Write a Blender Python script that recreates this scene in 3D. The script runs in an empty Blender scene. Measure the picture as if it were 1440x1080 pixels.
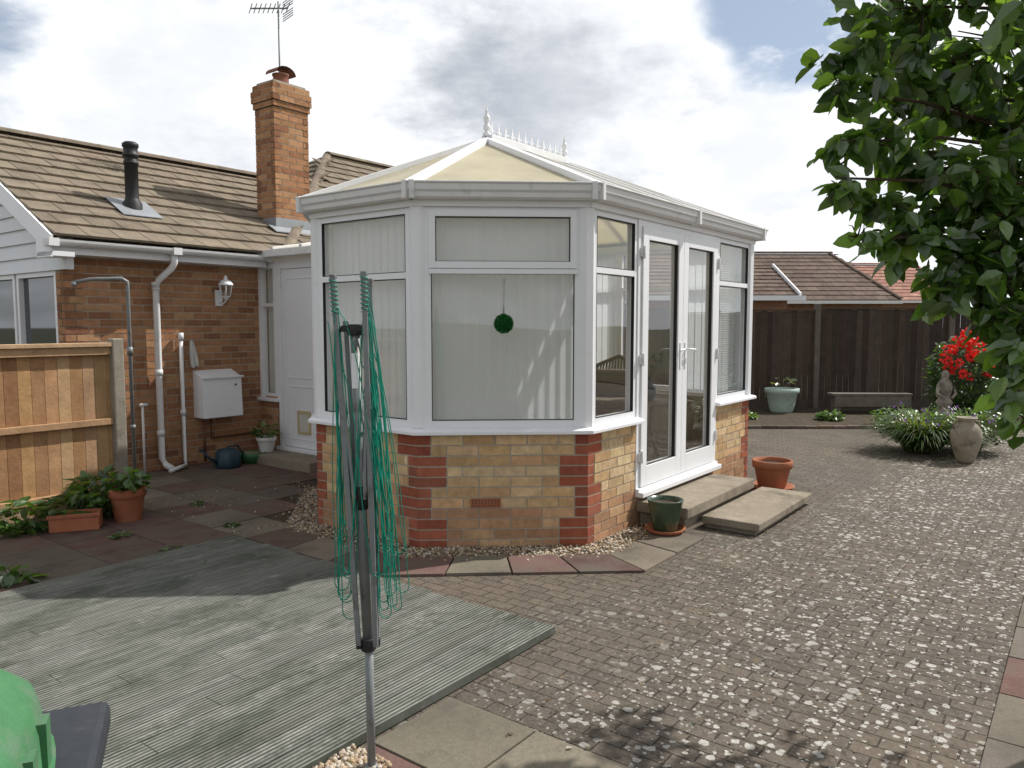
import bpy, bmesh, math, random
from mathutils import Vector, Matrix, noise
random.seed(7)
R=random.random
def U(a,b): return a+(b-a)*R()
TH=math.atan2(.797,.604)
def W(a,b,z=0): return Vector((a*.604-b*.797, a*.797+b*.604, z))
scene=bpy.context.scene
COL=scene.collection
# ---------------------------------------------------------------- materials
def nt(name):
    m=bpy.data.materials.new(name); m.use_nodes=True
    t=m.node_tree; t.nodes.clear()
    o=t.nodes.new('ShaderNodeOutputMaterial')
    return m,t,o
def N(t,typ,**k):
    n=t.nodes.new(typ)
    for a,b in k.items(): setattr(n,a,b)
    return n
def math_(t,op,a,b=None,c=None,clamp=False):
    n=t.nodes.new('ShaderNodeMath'); n.operation=op; n.use_clamp=clamp
    for i,v in enumerate((a,b,c)):
        if v is None: continue
        if isinstance(v,(int,float)): n.inputs[i].default_value=v
        else: t.links.new(v,n.inputs[i])
    return n.outputs[0]
def mixc(t,fac,a,b,mode='MIX'):
    n=t.nodes.new('ShaderNodeMix'); n.data_type='RGBA'; n.blend_type=mode
    for i,v in ((0,fac),(6,a),(7,b)):
        if isinstance(v,(int,float)): n.inputs[i].default_value=v
        elif isinstance(v,(tuple,list)): n.inputs[i].default_value=(v[0],v[1],v[2],1)
        else: t.links.new(v,n.inputs[i])
    return n.outputs[2]
def ramp(t,v,lo,hi,a=0.,b=1.,smooth=True):
    n=t.nodes.new('ShaderNodeMapRange'); n.interpolation_type='SMOOTHSTEP' if smooth else 'LINEAR'
    t.links.new(v,n.inputs[0]); n.inputs[1].default_value=lo;n.inputs[2].default_value=hi
    n.inputs[3].default_value=a;n.inputs[4].default_value=b
    return n.outputs[0]
def noise_(t,vec,scale,detail=4,rough=.55,dist=0):
    n=t.nodes.new('ShaderNodeTexNoise'); n.inputs['Scale'].default_value=scale
    n.inputs['Detail'].default_value=detail; n.inputs['Roughness'].default_value=rough
    n.inputs['Distortion'].default_value=dist
    t.links.new(vec,n.inputs['Vector']); return n.outputs[0]
def objc(t): return t.nodes.new('ShaderNodeTexCoord').outputs['Object']
def mapping(t,vec,scale=(1,1,1),rot=(0,0,0)):
    n=t.nodes.new('ShaderNodeMapping'); n.inputs['Scale'].default_value=scale; n.inputs['Rotation'].default_value=rot
    t.links.new(vec,n.inputs['Vector']); return n.outputs[0]
def bump_(t,h,dist=.005,strength=1):
    n=t.nodes.new('ShaderNodeBump'); n.inputs['Distance'].default_value=dist; n.inputs['Strength'].default_value=strength
    t.links.new(h,n.inputs['Height']); return n.outputs[0]
def principled(t,o,col,rough=.6,normal=None,metal=0,spec=.5):
    p=t.nodes.new('ShaderNodeBsdfPrincipled')
    if isinstance(col,(tuple,list)): p.inputs['Base Color'].default_value=(*col,1)
    else: t.links.new(col,p.inputs['Base Color'])
    if isinstance(rough,(int,float)): p.inputs['Roughness'].default_value=rough
    else: t.links.new(rough,p.inputs['Roughness'])
    p.inputs['Metallic'].default_value=metal
    p.inputs['Specular IOR Level'].default_value=spec
    if normal is not None: t.links.new(normal,p.inputs['Normal'])
    t.links.new(p.outputs[0],o.inputs['Surface']); return p
def pm(name,col=(.5,.5,.5),rough=.6,var=.25,vs=4,bump=0,bs=60,attr=False,metal=0,spec=.4,dirt=None,ds=2.,dlo=.5,dhi=.7,trans=0):
    m,t,o=nt(name); v=objc(t)
    if attr:
        a=N(t,'ShaderNodeAttribute',attribute_name='Col').outputs['Color']
    else:
        a=N(t,'ShaderNodeRGB').outputs[0]; a.default_value=(*col,1)
    n1=noise_(t,v,vs,6,.6); n2=noise_(t,v,vs*9,3,.6)
    s=math_(t,'ADD',math_(t,'MULTIPLY',n1,.65),math_(t,'MULTIPLY',n2,.35))
    f=ramp(t,s,.3,.7,1-var,1+var,False)
    vm=t.nodes.new('ShaderNodeVectorMath'); vm.operation='SCALE'
    t.links.new(a,vm.inputs[0]); t.links.new(f,vm.inputs['Scale'])
    c=vm.outputs[0]
    if dirt is not None:
        dn=noise_(t,v,ds,8,.7)
        c=mixc(t,ramp(t,dn,dlo,dhi),c,dirt)
    nrm=None
    if bump: nrm=bump_(t,noise_(t,v,bs,4,.6),bump)
    if trans:
        d=t.nodes.new('ShaderNodeBsdfDiffuse'); tr=t.nodes.new('ShaderNodeBsdfTranslucent')
        t.links.new(c,d.inputs[0])
        if name=='leaf':
            ct=mixc(t,1.,c,(2.0,1.8,.8),'MULTIPLY'); t.links.new(ct,tr.inputs[0])
        else: t.links.new(c,tr.inputs[0])
        mx=t.nodes.new('ShaderNodeMixShader'); mx.inputs[0].default_value=trans
        t.links.new(d.outputs[0],mx.inputs[1]); t.links.new(tr.outputs[0],mx.inputs[2])
        g=t.nodes.new('ShaderNodeBsdfGlossy'); g.inputs['Roughness'].default_value=rough
        m2=t.nodes.new('ShaderNodeMixShader'); m2.inputs[0].default_value=.05*spec/.4
        t.links.new(mx.outputs[0],m2.inputs[1]); t.links.new(g.outputs[0],m2.inputs[2])
        t.links.new(m2.outputs[0],o.inputs['Surface'])
    else: principled(t,o,c,rough,nrm,metal,spec)
    return m
M={}
M['upvc']=pm('white_upvc',(.82,.83,.85),.35,.04,3,dirt=(.60,.60,.56),ds=3,dlo=.6,dhi=.85)
M['upvc_old']=pm('white_upvc_weathered',(.74,.74,.74),.45,.08,6,dirt=(.42,.43,.38),ds=6,dlo=.52,dhi=.82)
M['brick']=pm('brick',rough=.9,var=.32,vs=16,bump=.003,bs=160,attr=True,spec=.15)
M['tile']=pm('roof_tile',rough=.9,var=.34,vs=5,bump=.003,bs=90,attr=True,spec=.15,dirt=(.25,.23,.16),ds=9,dlo=.56,dhi=.72)
M['mortar']=pm('mortar',(.40,.35,.28),.95,.2,12,bump=.003,bs=120,spec=.1)
M['lead']=pm('lead',(.28,.3,.32),.55,.2,6,metal=.3)
M['black']=pm('black_plastic',(.018,.018,.02),.55,.2,5)
M['grey']=pm('grey_metal',(.22,.235,.24),.5,.15,8,metal=.2,dirt=(.12,.115,.10),ds=12)
M['cord']=pm('green_cord',(.0,.25,.17),.5,.15,8)
M['wood']=pm('fence_wood',rough=.85,var=.3,vs=6,bump=.003,bs=40,attr=True,spec=.15)
M['concrete']=pm('concrete',(.30,.27,.22),.9,.25,8,bump=.004,bs=140,dirt=(.16,.14,.11),ds=4,spec=.15)
M['slab']=pm('slab',rough=.9,var=.38,vs=5,bump=.003,bs=110,attr=True,spec=.15,dirt=(.115,.10,.08),ds=2.5,dlo=.40,dhi=.68)
M['terracotta']=pm('terracotta',(.34,.125,.065),.8,.2,9,bump=.001,bs=120,spec=.2,dirt=(.28,.20,.14),ds=7,dlo=.55,dhi=.75)
M['greenglaze']=pm('green_glaze',(.035,.065,.035),.25,.3,9,spec=.6)
M['stone']=pm('stoneware',(.27,.23,.17),.75,.3,10,bump=.003,bs=60,dirt=(.12,.11,.09),ds=8)
M['teal']=pm('sage_pot',(.36,.46,.42),.6,.12,6,dirt=(.25,.28,.24),ds=6)
M['soil']=pm('soil',(.085,.068,.05),.95,.5,10,bump=.02,bs=50,spec=.1)
M['leaf']=pm('leaf',rough=.36,var=.25,vs=20,attr=True,trans=.52,spec=.7)
M['bark']=pm('bark',(.07,.05,.035),.9,.4,20,bump=.006,bs=60,spec=.1)
M['petal']=pm('petal',(.78,.02,.012),.6,.2,20,trans=.3)
M['purple']=pm('purple_petal',(.25,.10,.4),.6,.2,20,trans=.3)
M['blind']=pm('blind_fabric',(.84,.88,.89),.8,.02,3,trans=.42,spec=.1)
M['floor']=pm('floor_tile',(.22,.18,.14),.5,.15,5)
M['wicker']=pm('wicker',(.12,.08,.05),.7,.4,60,bump=.004,bs=150)
M['cushion']=pm('cushion',(.14,.11,.085),.9,.2,10)
M['cream']=pm('cream_plastic',(.55,.45,.25),.5,.1,8)
M['boxgreen']=pm('box_green',(.015,.14,.03),.7,.5,60,bump=.004,bs=120)
M['bingreen']=pm('bin_green',(.05,.17,.07),.5,.18,8,bump=.0008,bs=200,dirt=(.11,.17,.11),ds=7)
M['bindark']=pm('bin_dark',(.022,.026,.033),.55,.25,8,bump=.0006,bs=200,dirt=(.05,.05,.055),ds=6)
M['blue']=pm('dark_blue_plastic',(.02,.05,.07),.4,.2,8)
M['plaster']=pm('interior_white',(.6,.58,.52),.8,.05,4)
M['clad']=pm('white_cladding',(.74,.76,.79),.5,.05,4,dirt=(.5,.5,.48),ds=5,dlo=.6,dhi=.85)
M['copper']=pm('copper_pipe',(.16,.08,.05),.5,.3,12,metal=.4)
def mk_poly():
    m,t,o=nt('polycarbonate'); v=objc(t)
    n=noise_(t,v,2.5,6,.6)
    c=mixc(t,ramp(t,n,.35,.7),(.82,.76,.57),(.70,.64,.48))
    c=mixc(t,ramp(t,noise_(t,v,14,5,.7),.62,.74,0,.7),c,(.45,.42,.30))
    w=t.nodes.new('ShaderNodeTexWave'); w.wave_type='BANDS'; w.bands_direction='DIAGONAL'; w.inputs['Scale'].default_value=14; t.links.new(v,w.inputs['Vector'])
    p=t.nodes.new('ShaderNodeBsdfPrincipled'); t.links.new(c,p.inputs['Base Color']); p.inputs['Roughness'].default_value=.3
    p.inputs['Specular IOR Level'].default_value=.4
    t.links.new(bump_(t,w.outputs[1],.002),p.inputs['Normal'])
    tr=t.nodes.new('ShaderNodeBsdfTranslucent'); t.links.new(c,tr.inputs[0])
    mx=t.nodes.new('ShaderNodeMixShader'); mx.inputs[0].default_value=.45
    t.links.new(p.outputs[0],mx.inputs[1]); t.links.new(tr.outputs[0],mx.inputs[2]); t.links.new(mx.outputs[0],o.inputs[0])
    return m
M['poly']=mk_poly()
def mk_glass(name,base=.11,gain=.75,tint=(1,1,1)):
    m,t,o=nt(name)
    lw=t.nodes.new('ShaderNodeLayerWeight'); lw.inputs[0].default_value=.5
    f=math_(t,'ADD',math_(t,'MULTIPLY',math_(t,'POWER',lw.outputs['Facing'],3.),gain),base,clamp=True)
    tr=t.nodes.new('ShaderNodeBsdfTransparent'); tr.inputs[0].default_value=(*tint,1)
    g=t.nodes.new('ShaderNodeBsdfGlossy'); g.inputs['Roughness'].default_value=.01
    v=objc(t); t.links.new(bump_(t,noise_(t,v,1.3,1),.004),g.inputs['Normal'])
    mx=t.nodes.new('ShaderNodeMixShader'); t.links.new(f,mx.inputs[0]); t.links.new(tr.outputs[0],mx.inputs[1]); t.links.new(g.outputs[0],mx.inputs[2])
    t.links.new(mx.outputs[0],o.inputs[0]); return m
M['glass']=mk_glass('glass')
def mk_dark():
    m,t,o=nt('window_glass_dark'); principled(t,o,(.03,.04,.05),.03,None,0,1.0); return m
M['dglass']=mk_dark()
def mk_paving():
    m,t,o=nt('block_paving'); v=objc(t)
    wv=t.nodes.new('ShaderNodeTexNoise'); wv.inputs['Scale'].default_value=2.2; wv.inputs['Detail'].default_value=2; t.links.new(v,wv.inputs['Vector'])
    vv=t.nodes.new('ShaderNodeVectorMath'); vv.operation='MULTIPLY_ADD'; t.links.new(wv.outputs['Color'],vv.inputs[0]); vv.inputs[1].default_value=(.02,.02,0); t.links.new(v,vv.inputs[2])
    mp=mapping(t,vv.outputs[0],(1,1,1),(0,0,math.radians(90)))
    br=t.nodes.new('ShaderNodeTexBrick'); t.links.new(mp,br.inputs['Vector'])
    br.inputs['Scale'].default_value=1; br.inputs['Brick Width'].default_value=.17; br.inputs['Row Height'].default_value=.085
    br.inputs['Mortar Size'].default_value=.0045; br.inputs['Mortar Smooth'].default_value=.55; br.inputs['Bias'].default_value=0
    br.inputs['Color1'].default_value=(.088,.074,.060,1); br.inputs['Color2'].default_value=(.118,.098,.079,1); br.inputs['Mortar'].default_value=(.038,.031,.023,1)
    big=noise_(t,v,.55,5,.6); c=mixc(t,ramp(t,big,.35,.68),br.outputs[0],(1.2,1.13,1.06),'MULTIPLY')
    c=mixc(t,ramp(t,noise_(t,v,1.7,7,.7),.52,.74,0,.6),c,(.165,.133,.098))
    c=mixc(t,ramp(t,noise_(t,v,.9,6,.7),.52,.68,0,.55),c,(.05,.043,.032))
    fine=noise_(t,v,70,3,.7); c=mixc(t,ramp(t,fine,.38,.8,0,.35),c,(.25,.23,.195))
    c=mixc(t,ramp(t,noise_(t,v,32,3,.6),.52,.72,0,.6),c,(.033,.03,.024))
    wn=t.nodes.new('ShaderNodeTexNoise'); wn.inputs['Scale'].default_value=36; wn.inputs['Detail'].default_value=3; t.links.new(v,wn.inputs['Vector'])
    va=t.nodes.new('ShaderNodeVectorMath'); va.operation='MULTIPLY_ADD'; t.links.new(wn.outputs['Color'],va.inputs[0]); va.inputs[1].default_value=(.028,.028,.028); t.links.new(v,va.inputs[2])
    def spots(scale,thr,keep):
        vo=t.nodes.new('ShaderNodeTexVoronoi'); vo.inputs['Scale'].default_value=scale; t.links.new(va.outputs[0],vo.inputs['Vector'])
        sx=t.nodes.new('ShaderNodeSeparateColor'); t.links.new(vo.outputs['Color'],sx.inputs[0])
        rad=math_(t,'MULTIPLY',sx.outputs[1],thr)
        d=math_(t,'SUBTRACT',rad,vo.outputs['Distance'])
        return math_(t,'MULTIPLY',ramp(t,d,0,.05),ramp(t,sx.outputs[0],keep,keep+.02))
    s1=spots(14,.42,.36); s2=spots(25,.46,.38); s3=spots(46,.5,.6)
    den=noise_(t,v,1.3,5,.7)
    sp=t.nodes.new('ShaderNodeSeparateXYZ'); t.links.new(v,sp.inputs[0])
    dens=math_(t,'ADD',ramp(t,den,.34,.54,.25,.95),ramp(t,sp.outputs[1],2.9,.9,-.95,.1),clamp=True)
    s=math_(t,'MULTIPLY',math_(t,'MAXIMUM',math_(t,'MAXIMUM',s1,s2),s3),dens)
    s=math_(t,'MULTIPLY',s,ramp(t,noise_(t,v,110,3),.3,.55,.6,1.))
    c=mixc(t,s,c,(.43,.415,.38))
    h=math_(t,'ADD',math_(t,'MULTIPLY',br.outputs['Fac'],-1.),math_(t,'MULTIPLY',noise_(t,v,55,4),.9))
    principled(t,o,c,.9,bump_(t,h,.006),0,.2)
    return m
M['paving']=mk_paving()
def mk_deck():
    m,t,o=nt('deck_boards'); v=objc(t)
    a=N(t,'ShaderNodeAttribute',attribute_name='Col').outputs['Color']
    st=mapping(t,v,(1.6,26,1)); n=noise_(t,st,1,6,.65)
    c=mixc(t,ramp(t,n,.3,.7),a,(.27,.27,.245))
    c=mixc(t,ramp(t,noise_(t,mapping(t,v,(.8,1.3,1)),2.2,7,.78),.46,.64,0,.7),c,(.065,.078,.055))
    c=mixc(t,ramp(t,noise_(t,mapping(t,v,(1,2,1)),2.3,8,.85),.52,.66,0,.8),c,(.39,.385,.355))
    st2=mapping(t,v,(3,90,1)); c=mixc(t,ramp(t,noise_(t,st2,1,4,.7),.46,.70,0,.6),c,(.06,.064,.053))
    sp=t.nodes.new('ShaderNodeSeparateXYZ'); t.links.new(v,sp.inputs[0])
    w=math_(t,'SINE',math_(t,'MULTIPLY',sp.outputs[1],2*math.pi/.0206))
    c=mixc(t,ramp(t,w,-1.,.2,.75,0),c,(.032,.036,.027))
    h=math_(t,'ADD',ramp(t,w,-1,.3),math_(t,'MULTIPLY',n,.5))
    principled(t,o,c,.85,bump_(t,h,.007),0,.2); return m
M['deck']=mk_deck()
def mk_gravel():
    m,t,o=nt('gravel'); v=objc(t)
    vo=t.nodes.new('ShaderNodeTexVoronoi'); vo.inputs['Scale'].default_value=55; t.links.new(v,vo.inputs['Vector'])
    sx=t.nodes.new('ShaderNodeSeparateColor'); t.links.new(vo.outputs['Color'],sx.inputs[0])
    c=mixc(t,sx.outputs[0],(.34,.25,.15),(.16,.12,.09)); c=mixc(t,ramp(t,sx.outputs[1],.6,.8),c,(.5,.46,.4))
    c=mixc(t,ramp(t,vo.outputs['Distance'],.4,.8),c,(.04,.03,.02))
    principled(t,o,c,.85,bump_(t,vo.outputs['Distance'],-.01),0,.2); return m
M['gravel']=mk_gravel()
def mk_ground():
    m,t,o=nt('ground'); v=objc(t)
    c=mixc(t,ramp(t,noise_(t,v,.4,8,.7),.4,.6),(.06,.075,.03),(.10,.085,.055))
    principled(t,o,c,.95,bump_(t,noise_(t,v,12,5),.03),0,.1); return m
M['ground']=mk_ground()

# ---------------------------------------------------------------- mesh builder
class MB:
    def __init__(s): s.v=[];s.f=[];s.c=[];s.m=[];s.sm=[];s.M=Matrix.Identity(4);s.col=(1,1,1);s.mi=0;s.smooth=False
    def add(s,vs,fs):
        k=len(s.v)
        for p in vs: s.v.append(s.M@Vector(p))
        for f in fs:
            s.f.append([k+i for i in f]); s.c.append(s.col); s.m.append(s.mi); s.sm.append(s.smooth)
    def box(s,x0,x1,y0,y1,z0,z1):
        s.add([(x0,y0,z0),(x1,y0,z0),(x1,y1,z0),(x0,y1,z0),(x0,y0,z1),(x1,y0,z1),(x1,y1,z1),(x0,y1,z1)],
              [(0,3,2,1),(4,5,6,7),(0,1,5,4),(1,2,6,5),(2,3,7,6),(3,0,4,7)])
    def quad(s,*p): s.add(p,[tuple(range(len(p)))])
    def prism(s,pts,z0,z1):
        n=len(pts); s.add([(p[0],p[1],z0) for p in pts]+[(p[0],p[1],z1) for p in pts],
            [tuple(range(n))[::-1],tuple(range(n,2*n))]+[(i,(i+1)%n,n+(i+1)%n,n+i) for i in range(n)])
    def slabpoly(s,pts,th):
        n=len(pts); lo=[(p[0],p[1],p[2]-th) for p in pts]
        s.add(list(pts)+lo,[tuple(range(n)),tuple(range(n,2*n))[::-1]]+[(i,n+i,n+(i+1)%n,(i+1)%n) for i in range(n)])
    def beam(s,p0,p1,w,h,up=(0,0,1)):
        p0=Vector(p0);p1=Vector(p1);t=(p1-p0).normalized();u=Vector(up)
        sd=t.cross(u).normalized();u=sd.cross(t).normalized()
        a=sd*w/2;b=u*h/2
        s.add([p0-a-b,p0+a-b,p0+a+b,p0-a+b,p1-a-b,p1+a-b,p1+a+b,p1-a+b],
              [(3,2,1,0),(4,5,6,7),(0,1,5,4),(1,2,6,5),(2,3,7,6),(3,0,4,7)])
    def tube(s,path,r,n=8,cap=True):
        path=[Vector(p) for p in path]; sm=s.smooth; s.smooth=True
        rr=r if isinstance(r,(list,tuple)) else [r]*len(path)
        up=Vector((.31,.17,.93)); vs=[];fs=[]
        for i,p in enumerate(path):
            t=(path[min(i+1,len(path)-1)]-path[max(i-1,0)])
            if t.length<1e-9: t=Vector((0,0,1))
            t.normalize()
            a=t.cross(up); 
            if a.length<.05: a=t.cross(Vector((1,0,0)))
            a.normalize(); b=t.cross(a)
            for k in range(n):
                an=2*math.pi*k/n; vs.append(p+a*math.cos(an)*rr[i]+b*math.sin(an)*rr[i])
        for i in range(len(path)-1):
            for k in range(n): fs.append((i*n+k,i*n+(k+1)%n,(i+1)*n+(k+1)%n,(i+1)*n+k))
        if cap: fs.append(tuple(range(n))[::-1]); fs.append(tuple(range((len(path)-1)*n,len(path)*n)))
        s.add(vs,fs); s.smooth=sm
    def lathe(s,c,prof,n=24):
        sm=s.smooth;s.smooth=True;vs=[];fs=[]
        for r,z in prof:
            for k in range(n):
                an=2*math.pi*k/n; vs.append((c[0]+r*math.cos(an),c[1]+r*math.sin(an),c[2]+z))
        for i in range(len(prof)-1):
            for k in range(n): fs.append((i*n+k,i*n+(k+1)%n,(i+1)*n+(k+1)%n,(i+1)*n+k))
        s.add(vs,fs);s.smooth=sm
    def sweep(s,path,prof,closed_prof=True,side=1):
        P=[Vector((p[0],p[1])) for p in path]; nr=[]
        for i in range(len(P)-1):
            t=(P[i+1]-P[i]).normalized(); nr.append(Vector((t.y,-t.x))*side)
        vs=[];n=len(prof)
        for i,p in enumerate(P):
            if i==0: m=nr[0]
            elif i==len(P)-1: m=nr[-1]
            else: m=(nr[i-1]+nr[i])/(1+nr[i-1].dot(nr[i]))
            for w,z in prof: q=p+m*w; vs.append((q.x,q.y,z))
        fs=[]
        for i in range(len(P)-1):
            for k in range(n if closed_prof else n-1):
                fs.append((i*n+k,i*n+(k+1)%n,(i+1)*n+(k+1)%n,(i+1)*n+k))
        if closed_prof: fs.append(tuple(range(n))[::-1]); fs.append(tuple(range((len(P)-1)*n,len(P)*n)))
        s.add(vs,fs)
    def leaf(s,p,d,up,L,w,bend=.2):
        p=Vector(p);d=Vector(d).normalized();sd=d.cross(Vector(up))
        if sd.length<.05: sd=d.cross(Vector((1,.2,0)))
        sd.normalize();n=sd.cross(d).normalized()
        a=p;m=p+d*L*.45-n*L*.08;l=m+sd*w*.5+n*L*.1;r=m-sd*w*.5+n*L*.1;t=p+d*L-n*L*bend
        l2=p+d*L*.8+sd*w*.28-n*L*bend*.4; r2=p+d*L*.8-sd*w*.28-n*L*bend*.4
        l0=p+d*L*.16+sd*w*.32+n*L*.04; r0=p+d*L*.16-sd*w*.32+n*L*.04
        s.add([a,l,m,r,t,l2,r2,l0,r0],[(0,2,1,7),(0,8,3,2),(1,2,4,5),(2,3,6,4)])
def facet(p0,p1):
    p0=Vector((*p0,0)) ;p1=Vector((*p1,0)); t=(p1-p0); L=t.length; t.normalize(); o=Vector((t.y,-t.x,0))
    m=Matrix(((t.x,o.x,0,p0.x),(t.y,o.y,0,p0.y),(0,0,1,0),(0,0,0,1)))
    return m,L
INFO={}
def thing(name,label,cat,origin=(0,0,0),frame=True,group=None):
    e=bpy.data.objects.new(name,None); COL.objects.link(e); e.empty_display_size=.2
    o=Vector(origin)
    if frame: e.location=W(*o); e.rotation_euler=(0,0,TH)
    else: e.location=o
    e['label']=label;e['category']=cat
    if group: e['group']=group
    INFO[e]=o
    return e
def finish_mesh(mb,name,mats,origin,normals):
    me=bpy.data.meshes.new(name)
    me.from_pydata([tuple(v-origin) for v in mb.v],[],mb.f)
    for m in mats: me.materials.append(M[m])
    me.polygons.foreach_set('material_index',mb.m)
    me.polygons.foreach_set('use_smooth',mb.sm)
    at=me.color_attributes.new('Col','FLOAT_COLOR','CORNER')
    arr=[]
    for f,c in zip(mb.f,mb.c): arr+= [c[0],c[1],c[2],1.]*len(f)
    at.data.foreach_set('color',arr)
    if normals:
        bm=bmesh.new();bm.from_mesh(me);bmesh.ops.recalc_face_normals(bm,faces=bm.faces);bm.to_mesh(me);bm.free()
    me.update(); return me
def part(mb,name,parent,mats,bevel=0,label=None,normals=True):
    if isinstance(mats,str): mats=[mats]
    root=parent
    while root.parent: root=root.parent
    me=finish_mesh(mb,name,mats,INFO[root],normals)
    ob=bpy.data.objects.new(name,me);COL.objects.link(ob);ob.parent=parent
    if bevel:
        b=ob.modifiers.new('Bevel','BEVEL');b.width=bevel;b.segments=2;b.limit_method='ANGLE'
    if label: ob['label']=label
    return ob
def solo(mb,name,label,cat,mats,origin=(0,0,0),frame=True,bevel=0,kind=None,group=None,normals=True):
    if isinstance(mats,str): mats=[mats]
    o=Vector(origin); me=finish_mesh(mb,name,mats,o,normals)
    ob=bpy.data.objects.new(name,me);COL.objects.link(ob)
    if frame: ob.location=W(*o);ob.rotation_euler=(0,0,TH)
    else: ob.location=o
    if kind: ob['kind']=kind
    ob['label']=label;ob['category']=cat
    if group: ob['group']=group
    if bevel:
        b=ob.modifiers.new('Bevel','BEVEL');b.width=bevel;b.segments=2;b.limit_method='ANGLE'
    INFO[ob]=o
    return ob
def jit(c,v=.15):
    k=1+U(-v,v); return tuple(max(0,x*k*(1+U(-v,v)*.25)) for x in c)
BUFF=[(.56,.39,.21),(.58,.42,.24),(.52,.34,.18),(.60,.45,.27),(.48,.31,.165),(.55,.36,.19)]
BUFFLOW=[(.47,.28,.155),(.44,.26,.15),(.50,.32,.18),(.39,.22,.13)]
RED=[(.33,.10,.058),(.27,.082,.052),(.36,.12,.07),(.30,.11,.07)]
HOUSE=[(.35,.18,.095),(.39,.205,.108),(.31,.155,.08),(.42,.24,.13),(.25,.12,.068),(.36,.19,.10)]
def bricks(mb,L,z0,z1,palette,depth=.05,q0=None,q1=None,back=.1,course=.075,bl=.225,low=None,zbase=0):
    """facet coords: s along, w outward (0 = face). q0/q1 = (wide,narrow) quoin widths"""
    n=int(round((z1-z0)/course)); 
    for i in range(n):
        za=z0+i*course; zc=za+course-.011
        ci=int(round((za-zbase)/course))
        segs=[];a=0;b=L;ph=(ci//3)%2
        if q0: ql=q0[ph]; segs.append((0,ql,RED)); a=ql+.010
        if q1: ql=q1[ph]; segs.append((L-ql,L,RED)); b=L-ql-.010
        x=a+(bl/2-.004 if ci%2 else bl) ; st=a
        while st<b-.02:
            en=min(x-.010,b)
            if b-en<.03: en=b
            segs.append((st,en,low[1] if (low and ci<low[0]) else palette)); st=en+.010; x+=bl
        for s0,s1,pl in segs:
            mb.col=jit(random.choice(pl),.10); j=U(-.0018,.0018)
            mb.box(s0,s1,-depth,j,za,zc)
    mb.mi=1; 
    mb.box(.004,L-.004,-back,-.004,z0,z1-.004); mb.mi=0

# ================================================================ GROUND
g=MB(); g.box(-300,300,-300,300,-.3,0); 
solo(g,'ground','bare earth and rough grass ground','ground','ground',frame=False,kind='structure')
def loc(x,y): return (x*.604+y*.797, -x*.797+y*.604)
p=MB(); p.prism([loc(-7,-6),loc(16,-6),loc(16,11.6),loc(-7,11.6)],.0,.006)
solo(p,'paving','block paving speckled with pale lichen','paving','paving',kind='structure')
p=MB(); p.prism([(-3,4.9),(5.6,4.9),(5.6,8.05),(-3,8.05)],.001,.010)
solo(p,'soil_bed','dark soil joints under the slabs','soil','soil',kind='structure')
p=MB(); p.box(1.5,16,11.6,16.5,.0,.012)
solo(p,'flower_border','bare soil border along the fence','soil','soil',frame=False,kind='structure')
SL=[(.145,.088,.076),(.18,.155,.125),(.125,.078,.068),(.20,.172,.135),(.13,.11,.088)]
p=MB()
def slab(x0,x1,y0,y1,c):
    p.col=jit(c,.1); z=.022+U(-.002,.003); p.box(x0+.004,x1-.004,y0+.004,y1-.004,.002,z)
for ia in range(-7,6):
    for ib in range(0,7):
        a0=3.19-.45+ia*.45+.06; b0=4.93+ib*.45
        a1=a0+.45;b1=min(b0+.45,8.0)
        if b1-b0<.1: continue
        if a1>5.6: continue
        if a1>3.8 and b0<min(4.93+(a1-3.95),5.9): continue
        if a1<3.2 and b1>6.85: continue
        c=SL[0] if (ia+ib)%3==0 else SL[(ia*3+ib*5)%5]
        slab(a0,a1,b0,b1,c)
A=(3.85,4.85);B=(3.85,3.75);C=(4.63,2.83);C0=(4.81,2.83);E=(7.8,2.83);F=(7.8,5.85);A2=(4.81,5.85);LK=(5.53,5.85)
pink=(.175,.105,.09);gr=(.21,.18,.14)
PT=[Vector((3.85,4.92)),Vector(B),Vector(C),Vector((5.3,2.83))]
def mit(i,wd):
    ns=[]
    for k in (i-1,i):
        if 0<=k<len(PT)-1:
            t_=(PT[k+1]-PT[k]).normalized(); ns.append(Vector((t_.y,-t_.x)))
    if len(ns)==1: return PT[i]+ns[0]*wd
    return PT[i]+(ns[0]+ns[1])/(1+ns[0].dot(ns[1]))*wd
cc_=[SL[2],gr,SL[0],pink,gr,pink,SL[2],gr,SL[1]];kk=0
for i in range(3):
    I0,I1,O0,O1=mit(i,.24),mit(i+1,.24),mit(i,.60),mit(i+1,.60)
    n=max(1,round((O1-O0).length/.45))
    for k in range(n):
        f0=k/n+.004;f1=(k+1)/n-.004
        p.col=jit(cc_[kk%9],.1);kk+=1
        q=[I0.lerp(I1,f0),O0.lerp(O1,f0),O0.lerp(O1,f1),I0.lerp(I1,f1)]
        p.prism([tuple(x) for x in q],.002,.024+U(-.002,.003))
for k in range(4):
    for j in range(3):
        a0=1.0+k*.45;b0=2.11-.45*(j+1)
        if (k,j) in ((3,0),(3,1),(3,2),(2,2)): continue
        slab(a0,a0+.45,b0,b0+.45,[gr,pink,(.19,.165,.13)][(k+j)%3])
for k in range(16):
    slab(.2+k*.45,.65+k*.45,-.18,.26,[(.19,.165,.135),(.175,.15,.12),pink][k%3])
solo(p,'paving_slabs','square concrete slabs in faded maroon and grey','paving slabs','slab',bevel=.003,kind='structure')
p=MB(); p.sweep([A2,A,B,C,(5.3,2.83)],[(-.02,.0),(.25,.0),(.25,.016),(-.02,.016)])
solo(p,'gravel_margin','strip of loose tan gravel around the brick base','gravel','gravel',kind='structure')
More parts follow.
